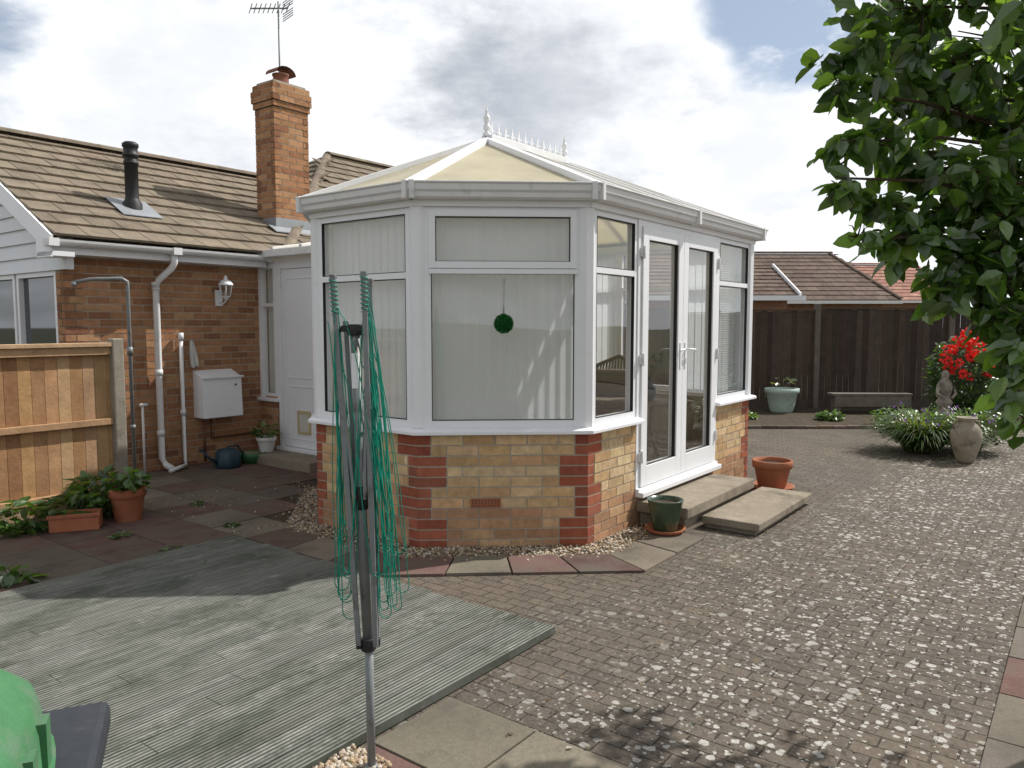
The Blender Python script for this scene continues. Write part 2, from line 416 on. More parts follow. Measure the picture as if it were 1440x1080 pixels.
def pebble(mb,x,y,z,r):
    ph=U(0,6.28);sx=U(.8,1.3);vs=[]
    for zz,rr in ((-.6,.7),(.1,1.),(.62,.62)):
        for k in range(6):
            an=ph+k*math.pi/3; vs.append((x+math.cos(an)*rr*r*sx*U(.85,1.1),y+math.sin(an)*rr*r*U(.85,1.1),z+zz*r))
    fs=[tuple(range(12,18))]+[(i*6+k,i*6+(k+1)%6,(i+1)*6+(k+1)%6,(i+1)*6+k) for i in range(2) for k in range(6)]
    mb.add(vs,fs)
M['pebble']=pm('pebble',rough=.75,var=.2,vs=60,attr=True)
p=MB();p.smooth=True
PC=[(.38,.28,.17),(.28,.20,.13),(.44,.38,.30),(.20,.15,.11),(.41,.32,.22),(.48,.44,.37)]
for (q0,q1,nn) in ((A,B,380),(B,C,520),(C,(5.3,2.83),220),(A2,A,300)):
    m,L=facet(q0,q1)
    for _ in range(nn):
        v=m@Vector((U(-.08,L+.08),abs(random.gauss(0.11,.08))+.01,0)); p.col=jit(random.choice(PC)); r=U(.006,.013); pebble(p,v.x,v.y,.018+r*.4,r)
for _ in range(1100):
    p.col=jit(random.choice(PC)); r=U(.005,.011); pebble(p,U(1.25,1.84),U(1.93,2.14),.026+r*.3,r)
for _ in range(200):
    p.col=jit(random.choice(PC)); r=U(.004,.008); pebble(p,U(3.25,5.2),U(4.9,6.6),.024+r*.3,r)
for _ in range(160):
    p.col=jit((.2,.17,.13)); r=U(.003,.006); pebble(p,U(2.5,6.5),U(.5,2.3),.008+r*.3,r)
solo(p,'loose_gravel','loose tan and white pebbles','gravel','pebble',kind='stuff')
p=MB()
for _ in range(190):
    p.col=jit(random.choice([(.16,.09,.04),(.22,.15,.06),(.10,.06,.03),(.12,.14,.04)]),.2)
    q=W(U(1.6,7),U(.4,2.1)) if R()<.6 else W(U(3.3,5.3),U(6,7.8))
    p.leaf((q.x,q.y,.03),(U(-1,1),U(-1,1),.05),(U(-.3,.3),U(-.3,.3),1),U(.012,.03),U(.008,.018))
solo(p,'leaf_litter','scattered dry fallen leaves on the paving','leaf litter','leaf',frame=False,kind='stuff',normals=False)
# deck
p=MB()
b=2.14
while b<4.87:
    e=b+.1206
    sp_=U(.9,2.9)
    e2=3.19+U(-.012,.012)
    cc=jit((.165,.17,.145),.13)
    p.col=cc; p.box(-1.2,sp_-.0012,b,e,.012,.050)
    p.col=jit(cc,.08); p.box(sp_+.0012,e2,b,e,.012,.0495)
    b=e+.0030
solo(p,'decking','weathered grooved timber decking, grey with green algae','decking','deck',bevel=.0015,kind='structure')

# ================================================================ CONSERVATORY
cons=thing('conservatory','white conservatory with buff brick base and cream hipped roof','conservatory',(5.8,4.34,0))
ZS=.87;ZT=2.40
w=MB()
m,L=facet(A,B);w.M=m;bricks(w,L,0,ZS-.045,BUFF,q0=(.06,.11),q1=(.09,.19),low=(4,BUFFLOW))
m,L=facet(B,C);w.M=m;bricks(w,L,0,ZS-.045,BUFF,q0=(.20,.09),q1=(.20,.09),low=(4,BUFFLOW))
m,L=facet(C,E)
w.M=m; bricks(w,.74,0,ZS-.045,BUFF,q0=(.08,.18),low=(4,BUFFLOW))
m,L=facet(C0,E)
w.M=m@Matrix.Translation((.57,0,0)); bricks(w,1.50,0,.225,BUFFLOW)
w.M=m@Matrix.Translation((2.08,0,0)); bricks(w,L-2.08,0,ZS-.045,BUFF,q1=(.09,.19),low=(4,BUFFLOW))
for q0,q1 in ((E,F),(A2,A),(LK,A2)):
    m,L=facet(q0,q1);w.M=m; bricks(w,L,0,ZS-.045,BUFF,q0=(.09,.19),q1=(.09,.19))
part(w,'dwarf_wall',cons,['brick','mortar'],label='buff brick base wall with red quoins')
w=MB();m,L=facet(B,C);w.M=m
w.box(.37,.585,.0,.006,.30,.365)
w.mi=1
for r_ in range(3):
    for k in range(9): w.box(.381+k*.0225,.391+k*.0225,.0055,.0070,.311+r_*.019,.319+r_*.019)
part(w,'air_brick',cons,['terracotta','black'],bevel=0)
w=MB(); w.prism([(3.95,4.8),(3.95,3.82),(4.72,2.94),(7.7,2.94),(7.7,5.75),(4.86,5.75)],.05,.30)
part(w,'floor',cons,'floor')
w=MB()
sp=[(-.12,ZS-.045),(.06,ZS-.045),(.06,ZS-.02),(.045,ZS-.012),(.0,ZS),(-.12,ZS)]
w.sweep([LK,A2,A,B,C,(5.375,2.83)],sp)
part(w,'sill',cons,'upvc',bevel=.004)
w=MB();w.sweep([(6.885,2.83),E,F],sp)
part(w,'sill',cons,'upvc',bevel=.004)
def bis(pv,pc,pn):
    a=(Vector(pc)-Vector(pv)).normalized();b_=(Vector(pn)-Vector(pc)).normalized()
    n1=Vector((a.y,-a.x));n2=Vector((b_.y,-b_.x)); return (n1+n2).normalized()
for pv,pc,pn in ((LK,A2,A),(A2,A,B),(A,B,C),(B,C,E),(C,E,F)):
    w=MB()
    n=bis(pv,pc,pn);t=Vector((-n.y,n.x)); c=Vector(pc)
    hw=.062 if pc!=E else .055
    pts=[c+n*.006+t*hw*.5,c+n*.006-t*hw*.5,c-n*.045-t*(hw+.01),c-n*.09-t*.045,c-n*.09+t*.045,c-n*.045+t*(hw+.01)]
    w.prism([tuple(q) for q in pts],ZS,ZT+.02)
    part(w,'corner_post',cons,'upvc',bevel=.004)
w=MB()
w.sweep([LK,A2,A,B,C,E,F],[(-.10,ZT),(.02,ZT),(.03,ZT+.06),(-.10,ZT+.06)])
part(w,'eaves_beam',cons,'upvc',bevel=.003)
w=MB()
gp=[(.032,ZT+.045),(.065,ZT+.04),(.085,ZT+.055),(.09,ZT+.085),(.105,ZT+.10),(.11,ZT+.14),(.122,ZT+.145),(.122,ZT+.155),(.105,ZT+.155),(.10,ZT+.11),(.08,ZT+.09),(.055,ZT+.07),(.032,ZT+.07)]
w.sweep([LK,A2,A,B,C,E,F],gp)
for (q0,q1) in ((A,B),(B,C),(C,E)):
    m,L=facet(q0,q1);w.M=m
    for s in (-.015,L+.015): w.box(s-.018,s+.018,.03,.126,ZT+.038,ZT+.160)
    if q1==E: w.box(1.57,1.61,.03,.126,ZT+.036,ZT+.158)
gut=part(w,'gutter',cons,'upvc_old',bevel=.003)

def frame_ring(mb,s0,s1,z0,z1,fw,w0,w1,fb=None):
    fb=fb or fw
    mb.box(s0,s0+fw,w0,w1,z0,z1); mb.box(s1-fw,s1,w0,w1,z0,z1)
    mb.box(s0+fw,s1-fw,w0,w1,z0,z0+fb); mb.box(s0+fw,s1-fw,w0,w1,z1-fw,z1)
def window(m,s0,s1,z0,z1,zt,top_open=False,blind='vert',name='window'):
    f=MB();f.M=m
    frame_ring(f,s0,s1,z0,z1,.042,-.075,-.005,.05)
    f.box(s0+.042,s1-.042,-.075,-.005,zt-.022,zt+.022)
    if top_open:
        frame_ring(f,s0+.028,s1-.028,zt+.012,z1-.02,.046,-.02,.012)
        f.box(s0+.028,s1-.028,-.003,.024,zt-.028,zt+.004)
    f.mi=1
    g=.004
    def gask(a,b_,c,d):
        f.box(a,a+g,-.03,-.003,c,d);f.box(b_-g,b_,-.03,-.003,c,d);f.box(a+g,b_-g,-.03,-.003,c,c+g);f.box(a+g,b_-g,-.03,-.003,d-g,d)
    gask(s0+.043,s1-.043,z0+.051,zt-.023)
    if not top_open: gask(s0+.043,s1-.043,zt+.023,z1-.043)
    else: gask(s0+.075,s1-.075,zt+.059,z1-.067)
    f.mi=0
    fr=part(f,name,cons,['upvc','black'],bevel=.003)
    gl=MB();gl.M=m
    for a,b_ in ((z0+.045,zt-.02),(zt+.02,z1-.04)):
        gl.quad((s0+.04,-.035,a),(s1-.04,-.035,a),(s1-.04,-.035,b_),(s0+.04,-.035,b_))
    part(gl,'glass_pane',fr,'glass',normals=False)
    if blind=='vert':
        bl=MB();bl.M=m; s=s0+.02
        while s<s1-.03:
            an=U(.08,.13); dw=.089*math.sin(an)
            zlo=z0+.03+U(0,.006)
            bl.add([(s,-.12,zlo),(s+.044,-.115+dw*.5,zlo),(s+.089,-.12+dw,zlo),(s,-.12,z1-.02),(s+.044,-.115+dw*.5,z1-.02),(s+.089,-.12+dw,z1-.02)],[(0,1,4,3),(1,2,5,4)]); s+=.077
        bl.box(s0,s1,-.17,-.13,z1-.02,z1+.0)
        part(bl,'vertical_blind',fr,'blind',normals=False)
    elif blind=='slat':
        bl=MB();bl.M=m;z=z0+.05
        while z<z1-.04:
            bl.quad((s0+.03,-.13,z),(s1-.03,-.13,z),(s1-.03,-.11,z+.014),(s0+.03,-.11,z+.014)); z+=.022
        part(bl,'venetian_blind',fr,'blind',normals=False)
    return fr
m,L=facet(A,B); window(m,.062,L-.062,ZS,ZT,1.935)
m,L=facet(B,C); window(m,.062,L-.062,ZS,ZT,1.97,True)
mC,_=facet(C,E)
mCE,LCE=facet(C0,E)
window(mC,.062,.708,ZS,ZT,1.98,False,None)
window(mCE,2.12,LCE-.06,ZS,ZT,1.98,False,'slat')
m,L=facet(E,F)
for k in range(4): window(m,.07+k*(L-.14)/4,.07+(k+1)*(L-.14)/4-.002,ZS,ZT,1.98,False,'vert' if k!=1 else None)
m,L=facet(A2,A); window(m,.08,L-.08,ZS,ZT,1.98)
m,L=facet(LK,A2); window(m,.0,L-.08,ZS,ZT,1.98)
f=MB();f.M=mCE
f.box(.53,.585,-.08,.004,.30,ZT); f.box(2.06,2.12,-.08,.004,.30,ZT); f.box(.585,2.06,-.08,.004,ZT-.05,ZT)
f.box(.53,2.12,-.08,.07,.235,.275); f.box(.53,2.12,-.08,.03,.275,.30)
part(f,'door_frame',cons,'upvc',bevel=.004)
def leaf_door(s0,s1,hinge_left):
    f=MB();f.M=mCE
    z0,z1=.305,ZT-.052
    w0,w1=-.06,.018
    st=.095
    f.box(s0,s0+st,w0,w1,z0,z1);f.box(s1-st,s1,w0,w1,z0,z1);f.box(s0+st,s1-st,w0,w1,z0,z0+.16);f.box(s0+st,s1-st,w0,w1,z1-st,z1)
    f.mi=1
    f.box(s0+st,s0+st+.004,w0+.035,w1-.012,z0+.16,z1-st);f.box(s1-st-.004,s1-st,w0+.035,w1-.012,z0+.16,z1-st)
    f.box(s0+st+.004,s1-st-.004,w0+.035,w1-.012,z0+.16,z0+.164);f.box(s0+st+.004,s1-st-.004,w0+.035,w1-.012,z1-st-.004,z1-st)
    d=part(f,'door',cons,['upvc','black'],bevel=.003)
    gl=MB();gl.M=mCE; gl.quad((s0+st,-.02,z0+.16),(s1-st,-.02,z0+.16),(s1-st,-.02,z1-st),(s0+st,-.02,z1-st))
    part(gl,'glass_pane',d,'glass',normals=False)
    h=MB();h.M=mCE
    hs=s1-.045 if hinge_left else s0+.045
    h.box(hs-.014,hs+.014,.018,.026,1.22,1.44)
    sg=-1 if hinge_left else 1
    h.tube([(hs,.026,1.38),(hs,.06,1.38),(hs+sg*.03,.066,1.38),(hs+sg*.11,.066,1.375)],.009,8)
    part(h,'handle',d,'upvc',bevel=.002)
    for zz in (.55,1.32,2.15):
        h=MB();h.M=mCE; hx=s0-.006 if hinge_left else s1+.006
        h.tube([(hx,.026,zz-.05),(hx,.026,zz+.05)],.013,10); h.box(hx-.03,hx+.03,.004,.022,zz-.035,zz+.035)
        part(h,'hinge',d,'upvc_old',bevel=.002)
leaf_door(.588,1.322,True); leaf_door(1.326,2.057,False)
ZE=ZT+.125; zr=3.19
def off(pts,wd):
    out=[]
    P=[Vector(q) for q in pts];n=len(P)
    for i in range(n):
        a=(P[i]-P[i-1]).normalized();b_=(P[(i+1)%n]-P[i]).normalized()
        n1=Vector((a.y,-a.x));n2=Vector((b_.y,-b_.x));mm=(n1+n2)/(1+n1.dot(n2)); out.append(P[i]+mm*wd)
    return out
o_=off([A2,A,B,C,E,F],.08)
a2,a_,b_,c_,e_,f_=[Vector((q.x,q.y,ZE)) for q in o_]
Pp=Vector((5.36,4.34,zr));Q=Vector((6.60,4.34,zr))
w=MB()
planes=[(a_,b_,Pp),(b_,c_,Pp),(c_,e_,Q,Pp),(e_,f_,Q),(f_,a2,Pp,Q),(a2,a_,Pp)]
for pl in planes: w.slabpoly([tuple(q) for q in pl],.02)
roof=part(w,'roof',cons,'poly',label='cream polycarbonate hipped roof')
w=MB()
def bar(p0,p1,wd=.055,h=.035,lift=.018):
    n=Vector((0,0,1)); w.beam(p0+n*lift,p1+n*lift,wd,h)
for q in (a2,a_,b_,c_): bar(q,Pp,.07,.045)
for q in (e_,f_): bar(q,Q,.07,.045)
bar(Pp,Q,.12,.06,.03)
def inter(e0,e1,top_pts,n,skip=()):
    t=(e1-e0).normalized(); L=(e1-e0).length
    tc=[( (q-e0).dot(t),q) for q in top_pts]
    hts=[(0,e0)]+tc+[(L,e1)]
    for k in range(1,n):
        s=L*k/n
        if k in skip: continue
        for (s0,q0),(s1,q1) in zip(hts,hts[1:]):
            if s0<=s<=s1:
                r=(s-s0)/max(1e-6,(s1-s0)); bar(e0+t*s,q0.lerp(q1,r)); break
inter(c_,e_,[Pp,Q],5); inter(e_,f_,[Q],4) 
inter(f_,a2,[Q,Pp],5)
part(w,'glazing_bars',roof,'upvc',bevel=.004)
w=MB()
for pl in planes:
    w.beam(pl[0]+Vector((0,0,.012)),pl[1]+Vector((0,0,.012)),.05,.045)
part(w,'eaves_trim',roof,'upvc_old',bevel=.003)
w=MB()
def finial(c,h):
    s=h/.26
    w.lathe(c,[(.0,0),(.032*s,0),(.036*s,.02*s),(.018*s,.035*s),(.018*s,.05*s),(.03*s,.06*s),(.03*s,.09*s),(.015*s,.10*s),(.022*s,.12*s),(.031*s,.145*s),(.022*s,.17*s),(.010*s,.185*s),(.015*s,.195*s),(.007*s,.22*s),(.0,.27*s)],14)
finial((Pp.x+.0,Pp.y,zr+.05),.27); part(w,'finial',roof,'upvc'); w=MB(); finial((Q.x,Q.y,zr+.05),.25); part(w,'finial',roof,'upvc')
w=MB(); n=12
for k in range(n):
    a0=Pp.x+.07+(Q.x-Pp.x-.14)*k/(n-1); z=zr+.055;y=4.34;e=.9
    w.beam((a0,y,z),(a0,y,z+.075*e),.012,.010,(1,0,0)); 
    w.beam((a0,y,z+.06*e),(a0,y,z+.11*e),.021,.010,(0,1,0)); w.beam((a0,y,z+.10*e),(a0,y,z+.14*e),.010,.008,(0,1,0))
    for sg in (-1,1):
        pts=[(a0,y,z+.03*e),(a0+sg*.018,y,z+.06*e),(a0+sg*.034,y,z+.058*e),(a0+sg*.041,y,z+.03*e)]
        w.tube(pts,.007,6)
        w.tube([(a0,y,z+.01),(a0+sg*.027,y,z+.018),(a0+sg*.05,y,z+.0)],.007,6)
w.box(Pp.x+.04,Q.x-.04,4.333,4.347,zr+.05,zr+.07)
part(w,'ridge_cresting',roof,'upvc')
w=MB()
mL,LL=facet((5.53,8.0),(5.53,5.95)); 
w.M=mL
bricks(w,.34,0,.72,HOUSE)
part(w,'link_wall',cons,['brick','mortar'])
f=MB();f.M=mL
f.box(.0,.05,-.08,0,.72,2.30);f.box(.29,.36,-.08,0,.72,2.30);f.box(.05,.29,-.08,0,.72,.77);f.box(.05,.29,-.08,0,2.24,2.30);f.box(.05,.29,-.07,-.01,1.80,1.84)
f.box(-.03,.37,-.08,.04,.68,.72)
lw=part(f,'window',cons,'upvc',bevel=.003,label='narrow side light beside the white door')
gl=MB();gl.M=mL;gl.quad((.05,-.04,.77),(.29,-.04,.77),(.29,-.04,2.24),(.05,-.04,2.24));part(gl,'glass_pane',lw,'glass',normals=False)
bl=MB();bl.M=mL;bl.quad((.05,-.1,.77),(.29,-.1,.77),(.29,-.1,2.24),(.05,-.1,2.24));part(bl,'blind',lw,'blind',normals=False)
f=MB();f.M=mL
f.box(.36,.43,-.08,0,.16,2.30);f.box(1.32,1.39,-.08,0,.16,2.30);f.box(.43,1.32,-.08,0,2.23,2.30);f.box(.36,1.39,-.08,.06,.12,.16)
f.box(1.39,2.05,-.08,-.01,.0,2.30); f.box(0,2.05,-.09,.0,2.30,2.40)
part(f,'door_frame',cons,'upvc',bevel=.003)
f=MB();f.M=mL
f.box(.435,1.315,-.06,-.012,.165,2.225)
frame_ring(f,.53,1.22,.62+.35,2.12,.012,-.012,-.004); frame_ring(f,.53,1.22,.26,.88,.012,-.012,-.004)
dd=part(f,'door',cons,'upvc',bevel=.003,label='plain white panel door with a cat flap')
f=MB();f.M=mL
frame_ring(f,.70,.93,.33,.60,.03,-.012,.006);f.mi=1;f.box(.73,.90,-.012,-.002,.36,.57)
part(f,'cat_flap',dd,['cream','plaster'],bevel=.002)
f=MB();f.M=mL; f.box(1.24,1.27,-.012,.0,1.1,1.3); f.tube([(1.255,0,1.25),(1.255,.04,1.25),(1.15,.045,1.25)],.008,8); part(f,'handle',dd,'upvc')
w=MB(); w.slabpoly([(5.38,5.9,2.44),(5.38,8.15,2.44),(7.8,8.15,2.85),(7.8,5.9,2.85)],.02); part(w,'link_roof',cons,'poly')
w=MB()
for k in range(5):
    b0=5.95+k*.52; w.beam((5.38,b0,2.455),(7.8,b0,2.865),.05,.03)
w.M=mL; w.box(-.25,2.05,.06,.16,2.36,2.44)
part(w,'link_roof_trim',cons,'upvc_old',bevel=.004)
w=MB(); w.box(7.75,7.85,5.85,8,0,2.85); part(w,'rear_wall',cons,'plaster')

t=thing('side_table','small round cane table inside the conservatory','table',(6.75,3.45,.3))
w=MB(); w.lathe((6.75,3.45,.82),[(0,.03),(.27,.03),(.285,.02),(.27,0),(0,0)],28); part(w,'table_top',t,'wicker')
for k in range(3):
    w=MB();an=k*2.094;w.tube([(6.75+.08*math.cos(an),3.45+.08*math.sin(an),.82),(6.75+.05*math.cos(an),3.45+.05*math.sin(an),.58),(6.75+.2*math.cos(an),3.45+.2*math.sin(an),.30)],.014,8);part(w,'leg',t,'wicker')
t=thing('flower_vase','dark vase of dried seed heads on the cane table','vase',(6.75,3.45,.85))
w=MB();w.lathe((6.75,3.45,.85),[(0,0),(.05,0),(.08,.06),(.07,.13),(.03,.18),(.04,.21),(.03,.2)],20);part(w,'vase',t,'blue')
w=MB();w.col=(.06,.04,.02)
for k in range(9):
    x=U(-.14,.14);y=U(-.14,.14);z=U(.32,.5);w.tube([(6.75,3.45,1.04),(6.75+x*.5,3.45+y*.5,.85+z*.7),(6.75+x,3.45+y,.85+z)],.004,5); w.lathe((6.75+x,3.45+y,.85+z-.02),[(0,0),(.025,.012),(.028,.03),(.012,.045),(0,.05)],8)
part(w,'dried_flowers',t,'leaf')
def chair(a,b,rz,lab='dark cane armchair with a brown cushion'):
    t=thing('cane_armchair',lab,'armchair',(a,b,.3))
    Mx=Matrix.Translation((a,b,.3))@Matrix.Rotation(rz,4,'Z')
    w=MB();w.M=Mx
    w.box(-.28,.28,-.26,.26,.34,.40); part(w,'seat',t,'wicker',bevel=.02)
    w=MB();w.M=Mx
    for k in range(17):
        x=-.28+.035*k; w.tube([(x,.25,.40),(x*1.05,.30,.7),(x*.95,.34,.92-abs(x)*.3)],.012,6)
    w.tube([(-.30,-.22,.60),(-.30,.2,.62),(-.27,.33,.82),(0,.35,.94),(.27,.33,.82),(.30,.2,.62),(.30,-.22,.60)],.022,8)
    part(w,'backrest',t,'wicker')
    for sx in(-1,1):
        for sy in(-1,1):
            w=MB();w.M=Mx;w.tube([(sx*.27,sy*.23,0),(sx*.28,sy*.22,.34),(sx*.30,sy*.22,.60)],.016,8);part(w,'leg',t,'wicker')
    w=MB();w.M=Mx;w.box(-.24,.24,-.22,.22,.40,.50);part(w,'cushion',t,'cushion',bevel=.04)
    w=MB();w.M=Mx;w.box(-.22,.22,.14,.25,.50,.80);part(w,'cushion',t,'cushion',bevel=.04)
chair(7.25,4.15,-1.3)

M['step']=pm('step_stone',(.28,.24,.185),.9,.3,5,bump=.005,bs=120,spec=.15,dirt=(.14,.12,.09),ds=3,dlo=.45,dhi=.75)
w=MB();w.box(5.35,6.78,2.39,2.826,.12,.205);w.box(5.40,6.73,2.43,2.82,0,.12)
solo(w,'door_step','upper concrete slab step below the glazed doors','step','step',(6.05,2.6,0),bevel=.008)
w=MB();w.box(5.60,6.95,1.93,2.385,.045,.105);w.box(5.64,6.9,1.97,2.38,.0,.045)
solo(w,'door_step','lower concrete slab step with pale edges','step','step',(6.2,2.15,0),bevel=.008)
w=MB();w.box(5.10,5.46,6.55,7.75,0,.13)
solo(w,'door_step','low stone step at the white door','step','step',(5.3,7.1,0),bevel=.01)

m,L=facet(B,C)
c=m@Vector((L*.50,.09,1.60))
t=thing('hanging_ball','green artificial box ball hanging against the window','ornament',tuple(c))
w=MB();
for k in range(520):
    th=math.acos(1-2*(k+.5)/520);ph=k*2.39996;d=Vector((math.sin(th)*math.cos(ph),math.sin(th)*math.sin(ph),math.cos(th)))
    w.col=jit((.01,.14,.03),.4); w.leaf(c+d*.05,(d+Vector((U(-.6,.6),U(-.6,.6),U(-.6,.6)))),(U(-1,1),U(-1,1),1),.022,.014)
w.mi=1;w.lathe(tuple(c),[(0,-.055)]+[(.055*math.sin(math.pi*k/8),-.055*math.cos(math.pi*k/8)) for k in range(1,8)]+[(0,.055)],14)
part(w,'ball',t,['leaf','boxgreen'],normals=False)
w=MB();w.tube([c+Vector((0,0,.055)),c+Vector((.0,.0,.12))],.004,6);w.tube([c+Vector((0,0,.12)),c+Vector((.005,.0,.30))],.002,6)
pp=m@Vector((L*.50,.01,1.90)); w.tube([c+Vector((.005,0,.30)),pp],.002,6)
part(w,'cord',t,'grey')

# ================================================================ HOUSE
house=thing('bungalow','brick bungalow with concrete tiled roof and white gutters','house',(6.0,10.0,0))
w=MB(); mH,LH=facet((3.35,8.0),(5.60,8.0)); w.M=mH
bricks(w,LH,0,2.325,HOUSE,back=.2)
part(w,'wall',house,['brick','mortar'],label='orange brown brick garden wall of the house')
w=MB(); mG,LG=facet((3.35,12.8),(3.35,8.0)); w.M=mG
bricks(w,LG,0,1.05,HOUSE,back=.2)
w.M=mG@Matrix.Translation((LG-.16,0,0)); bricks(w,.16,1.05,2.10,HOUSE,back=.18)
part(w,'wall',house,['brick','mortar'])
w=MB(); w.box(5.6,14,8.0,8.2,0,2.4);w.box(3.5,14,12.6,12.8,0,2.4);w.box(13.8,14,8.2,12.6,0,2.4)
part(w,'rear_walls',house,'mortar')
f=MB();f.M=mG
S=LG-.16
wins=[(S-.95,S-.0),(S-1.95,S-1.0),(S-2.95,S-2.0)]
for s0,s1 in wins: frame_ring(f,s0,s1,1.05,2.12,.05,-.09,.0)
f.box(S-3,S,-.09,.04,1.0,1.05)
gw=part(f,'window',house,'upvc',bevel=.003)
gl=MB();gl.M=mG
for s0,s1 in wins: gl.quad((s0+.05,-.05,1.1),(s1-.05,-.05,1.1),(s1-.05,-.05,2.07),(s0+.05,-.05,2.07))
part(gl,'glass_pane',gw,'dglass',normals=False)
SLP=.525;zE=2.415;ZR=zE+2.70*SLP
w=MB(); z=2.12
while z<ZR-.15:
    b0=7.80+(z+.15-2.40)/SLP; b0=max(b0,7.87); b1=20.8-b0
    if b1-b0<.2: break
    w.add([(3.32,b0,z),(3.32,b1,z),(3.345,b1,z+.15),(3.345,b0,z+.15),(3.40,b0,z),(3.40,b1,z),(3.40,b1,z+.15),(3.40,b0,z+.15)],
      [(0,1,2,3),(4,7,6,5),(0,4,5,1),(3,2,6,7),(0,3,7,4),(1,5,6,2)]); z+=.148
part(w,'cladding',house,'clad',label='white weatherboard gable')
w=MB(); w.add([(3.36,7.9,2.40),(3.36,12.9,2.40),(3.36,10.4,ZR-.1)],[(0,1,2)]); part(w,'gable_backing',house,'clad',normals=False)
TILE=[(.20,.165,.125),(.21,.174,.131),(.193,.158,.12),(.217,.18,.135),(.20,.165,.125)]
def tiles(mb,p0,u,v,width,length,inside=None,tw=.30,ex=.287,pal=TILE,th=.024,hi=.036):
    p0=Vector(p0);u=Vector(u).normalized();v=Vector(v).normalized();n=u.cross(v).normalized()
    if n.z<0:n=-n
    rows=int(math.ceil(length/ex));colsn=int(math.ceil(width/tw))+1
    for r in range(rows):
        rc=U(.95,1.05)
        for c in range(colsn):
            x0=c*tw-(tw/2 if r%2 else 0);x1=x0+tw-.003
            x0=max(0,x0);x1=min(width,x1)
            if x1-x0<.03: continue
            y0=r*ex-.03;y1=min((r+1)*ex+.02,length)
            q=p0+u*(x0+x1)/2+v*(y0+y1)/2
            if inside and not inside(q): continue
            cc=jit(random.choice(pal),.06);mb.col=tuple(k*rc for k in cc)
            l0=hi+U(-.0015,.002);l1=.008
            pts=[]
            for (x,y,l) in ((x0,y0,l0),(x1,y0,l0),(x1,y1,l1),(x0,y1,l1)):
                pts.append(p0+u*x+v*y+n*l)
            lo=[q_-n*th for q_ in pts[:2]]+[q_-n*.006 for q_ in pts[2:]]
            mb.add(pts+lo,[(0,1,2,3),(7,6,5,4),(0,4,5,1),(1,5,6,2),(2,6,7,3),(3,7,4,0)])
            if x1-x0>.2:
                xm=x0+.025
                a=p0+u*xm+v*(y0)+n*(l0-.0005);b_=p0+u*xm+v*(y1)+n*(l1-.0005)
                mb.beam(a,b_,.03,.008,n)
def ridge(mb,p0,p1,r=.10,pal=TILE,L=.42):
    p0=Vector(p0);p1=Vector(p1);n=max(1,int((p1-p0).length/L));t=(p1-p0).normalized();sd=t.cross(Vector((0,0,1))).normalized();up=sd.cross(t)
    for k in range(n):
        a=p0.lerp(p1,k/n);b_=p0.lerp(p1,(k+1)/n+.01);mb.col=jit(random.choice(pal),.12)
        vs=[]
        for q,rr in((a,r),(b_,r*.96)):
            for j in range(7):
                an=math.pi*j/6;vs.append(q+sd*math.cos(an)*rr+up*(math.sin(an)*rr*.62))
        mb.add(vs,[(j,j+1,8+j,7+j) for j in range(6)]+[tuple(range(7)),tuple(range(7,14))])
w=MB();le=math.hypot(2.70,2.70*SLP)
tiles(w,(3.15,7.70,zE),(1,0,0),(0,1,SLP),5.2,le)
tiles(w,(3.15,13.10,zE),(1,0,0),(0,-1,SLP),5.2,le)
w.mi=1;w.quad((3.15,7.72,zE-.01),(9,7.72,zE-.01),(9,10.4,ZR-.015),(3.15,10.4,ZR-.015));w.quad((3.15,13.08,zE-.01),(9,13.08,zE-.01),(9,10.4,ZR-.015),(3.15,10.4,ZR-.015));w.mi=0
ridge(w,(3.15,10.4,ZR+.02),(8.2,10.4,ZR+.02))
hr=part(w,'roof',house,['tile','mortar'],normals=False,label='lower wing roof of lichened concrete tiles')
w=MB();s2=.608;z2=2.42
def in1(q): return q.x>5.78+ (q.y-7.75)*1.0 -.05
tiles(w,(5.75,7.75,z2),(1,0,0),(0,1,s2),8.3,math.hypot(3.75,3.75*s2),in1)
def in2(q): 
    d=min(q.y-7.75,15.25-q.y); return (q.x-5.75)<d+.05
tiles(w,(5.75,7.75,z2),(0,1,0),(1,0,s2),7.5,math.hypot(3.75,3.75*s2),in2)
w.mi=1;w.quad((5.78,7.77,z2-.01),(14,7.77,z2-.01),(14,11.5,4.68),(9.5,11.5,4.68));w.quad((5.78,7.77,z2-.01),(5.78,15.2,z2-.01),(9.5,11.5,4.68))
w.quad((5.78,15.2,z2-.01),(14,15.2,z2-.01),(14,11.5,4.68),(9.5,11.5,4.68));w.mi=0
ridge(w,(9.5,11.5,4.72),(14,11.5,4.72));ridge(w,(5.78,7.78,z2+.03),(9.5,11.5,4.70),.08)
part(w,'roof',house,['tile','mortar'],normals=False,label='higher hipped roof of concrete tiles')
w=MB()
w.box(3.12,5.5,7.78,7.80,zE-.16,zE-.02);w.box(3.14,5.5,7.80,8.0,zE-.16,zE-.145)
w.beam((3.13,7.70,zE-.08),(3.13,10.4,ZR-.08),.025,.17);w.beam((3.13,13.1,zE-.08),(3.13,10.4,ZR-.08),.025,.17)
w.box(3.12,3.34,7.70,7.98,zE-.19,zE-.145); w.box(3.12,3.145,7.70,7.99,zE-.20,zE+.0)
w.beam((3.23,7.8,zE-.11),(3.23,10.4,ZR-.17),.19,.015,(0,-.5,1))
part(w,'fascia',house,'upvc',bevel=.003)
w=MB()
gp=[]
for k in range(9):
    an=math.pi*k/8; gp.append((7.72-.058*math.cos(an),zE-.035-.058*math.sin(an)))
for k in range(8,-1,-1):
    an=math.pi*k/8; gp.append((7.72-.052*math.cos(an),zE-.035-.052*math.sin(an)))
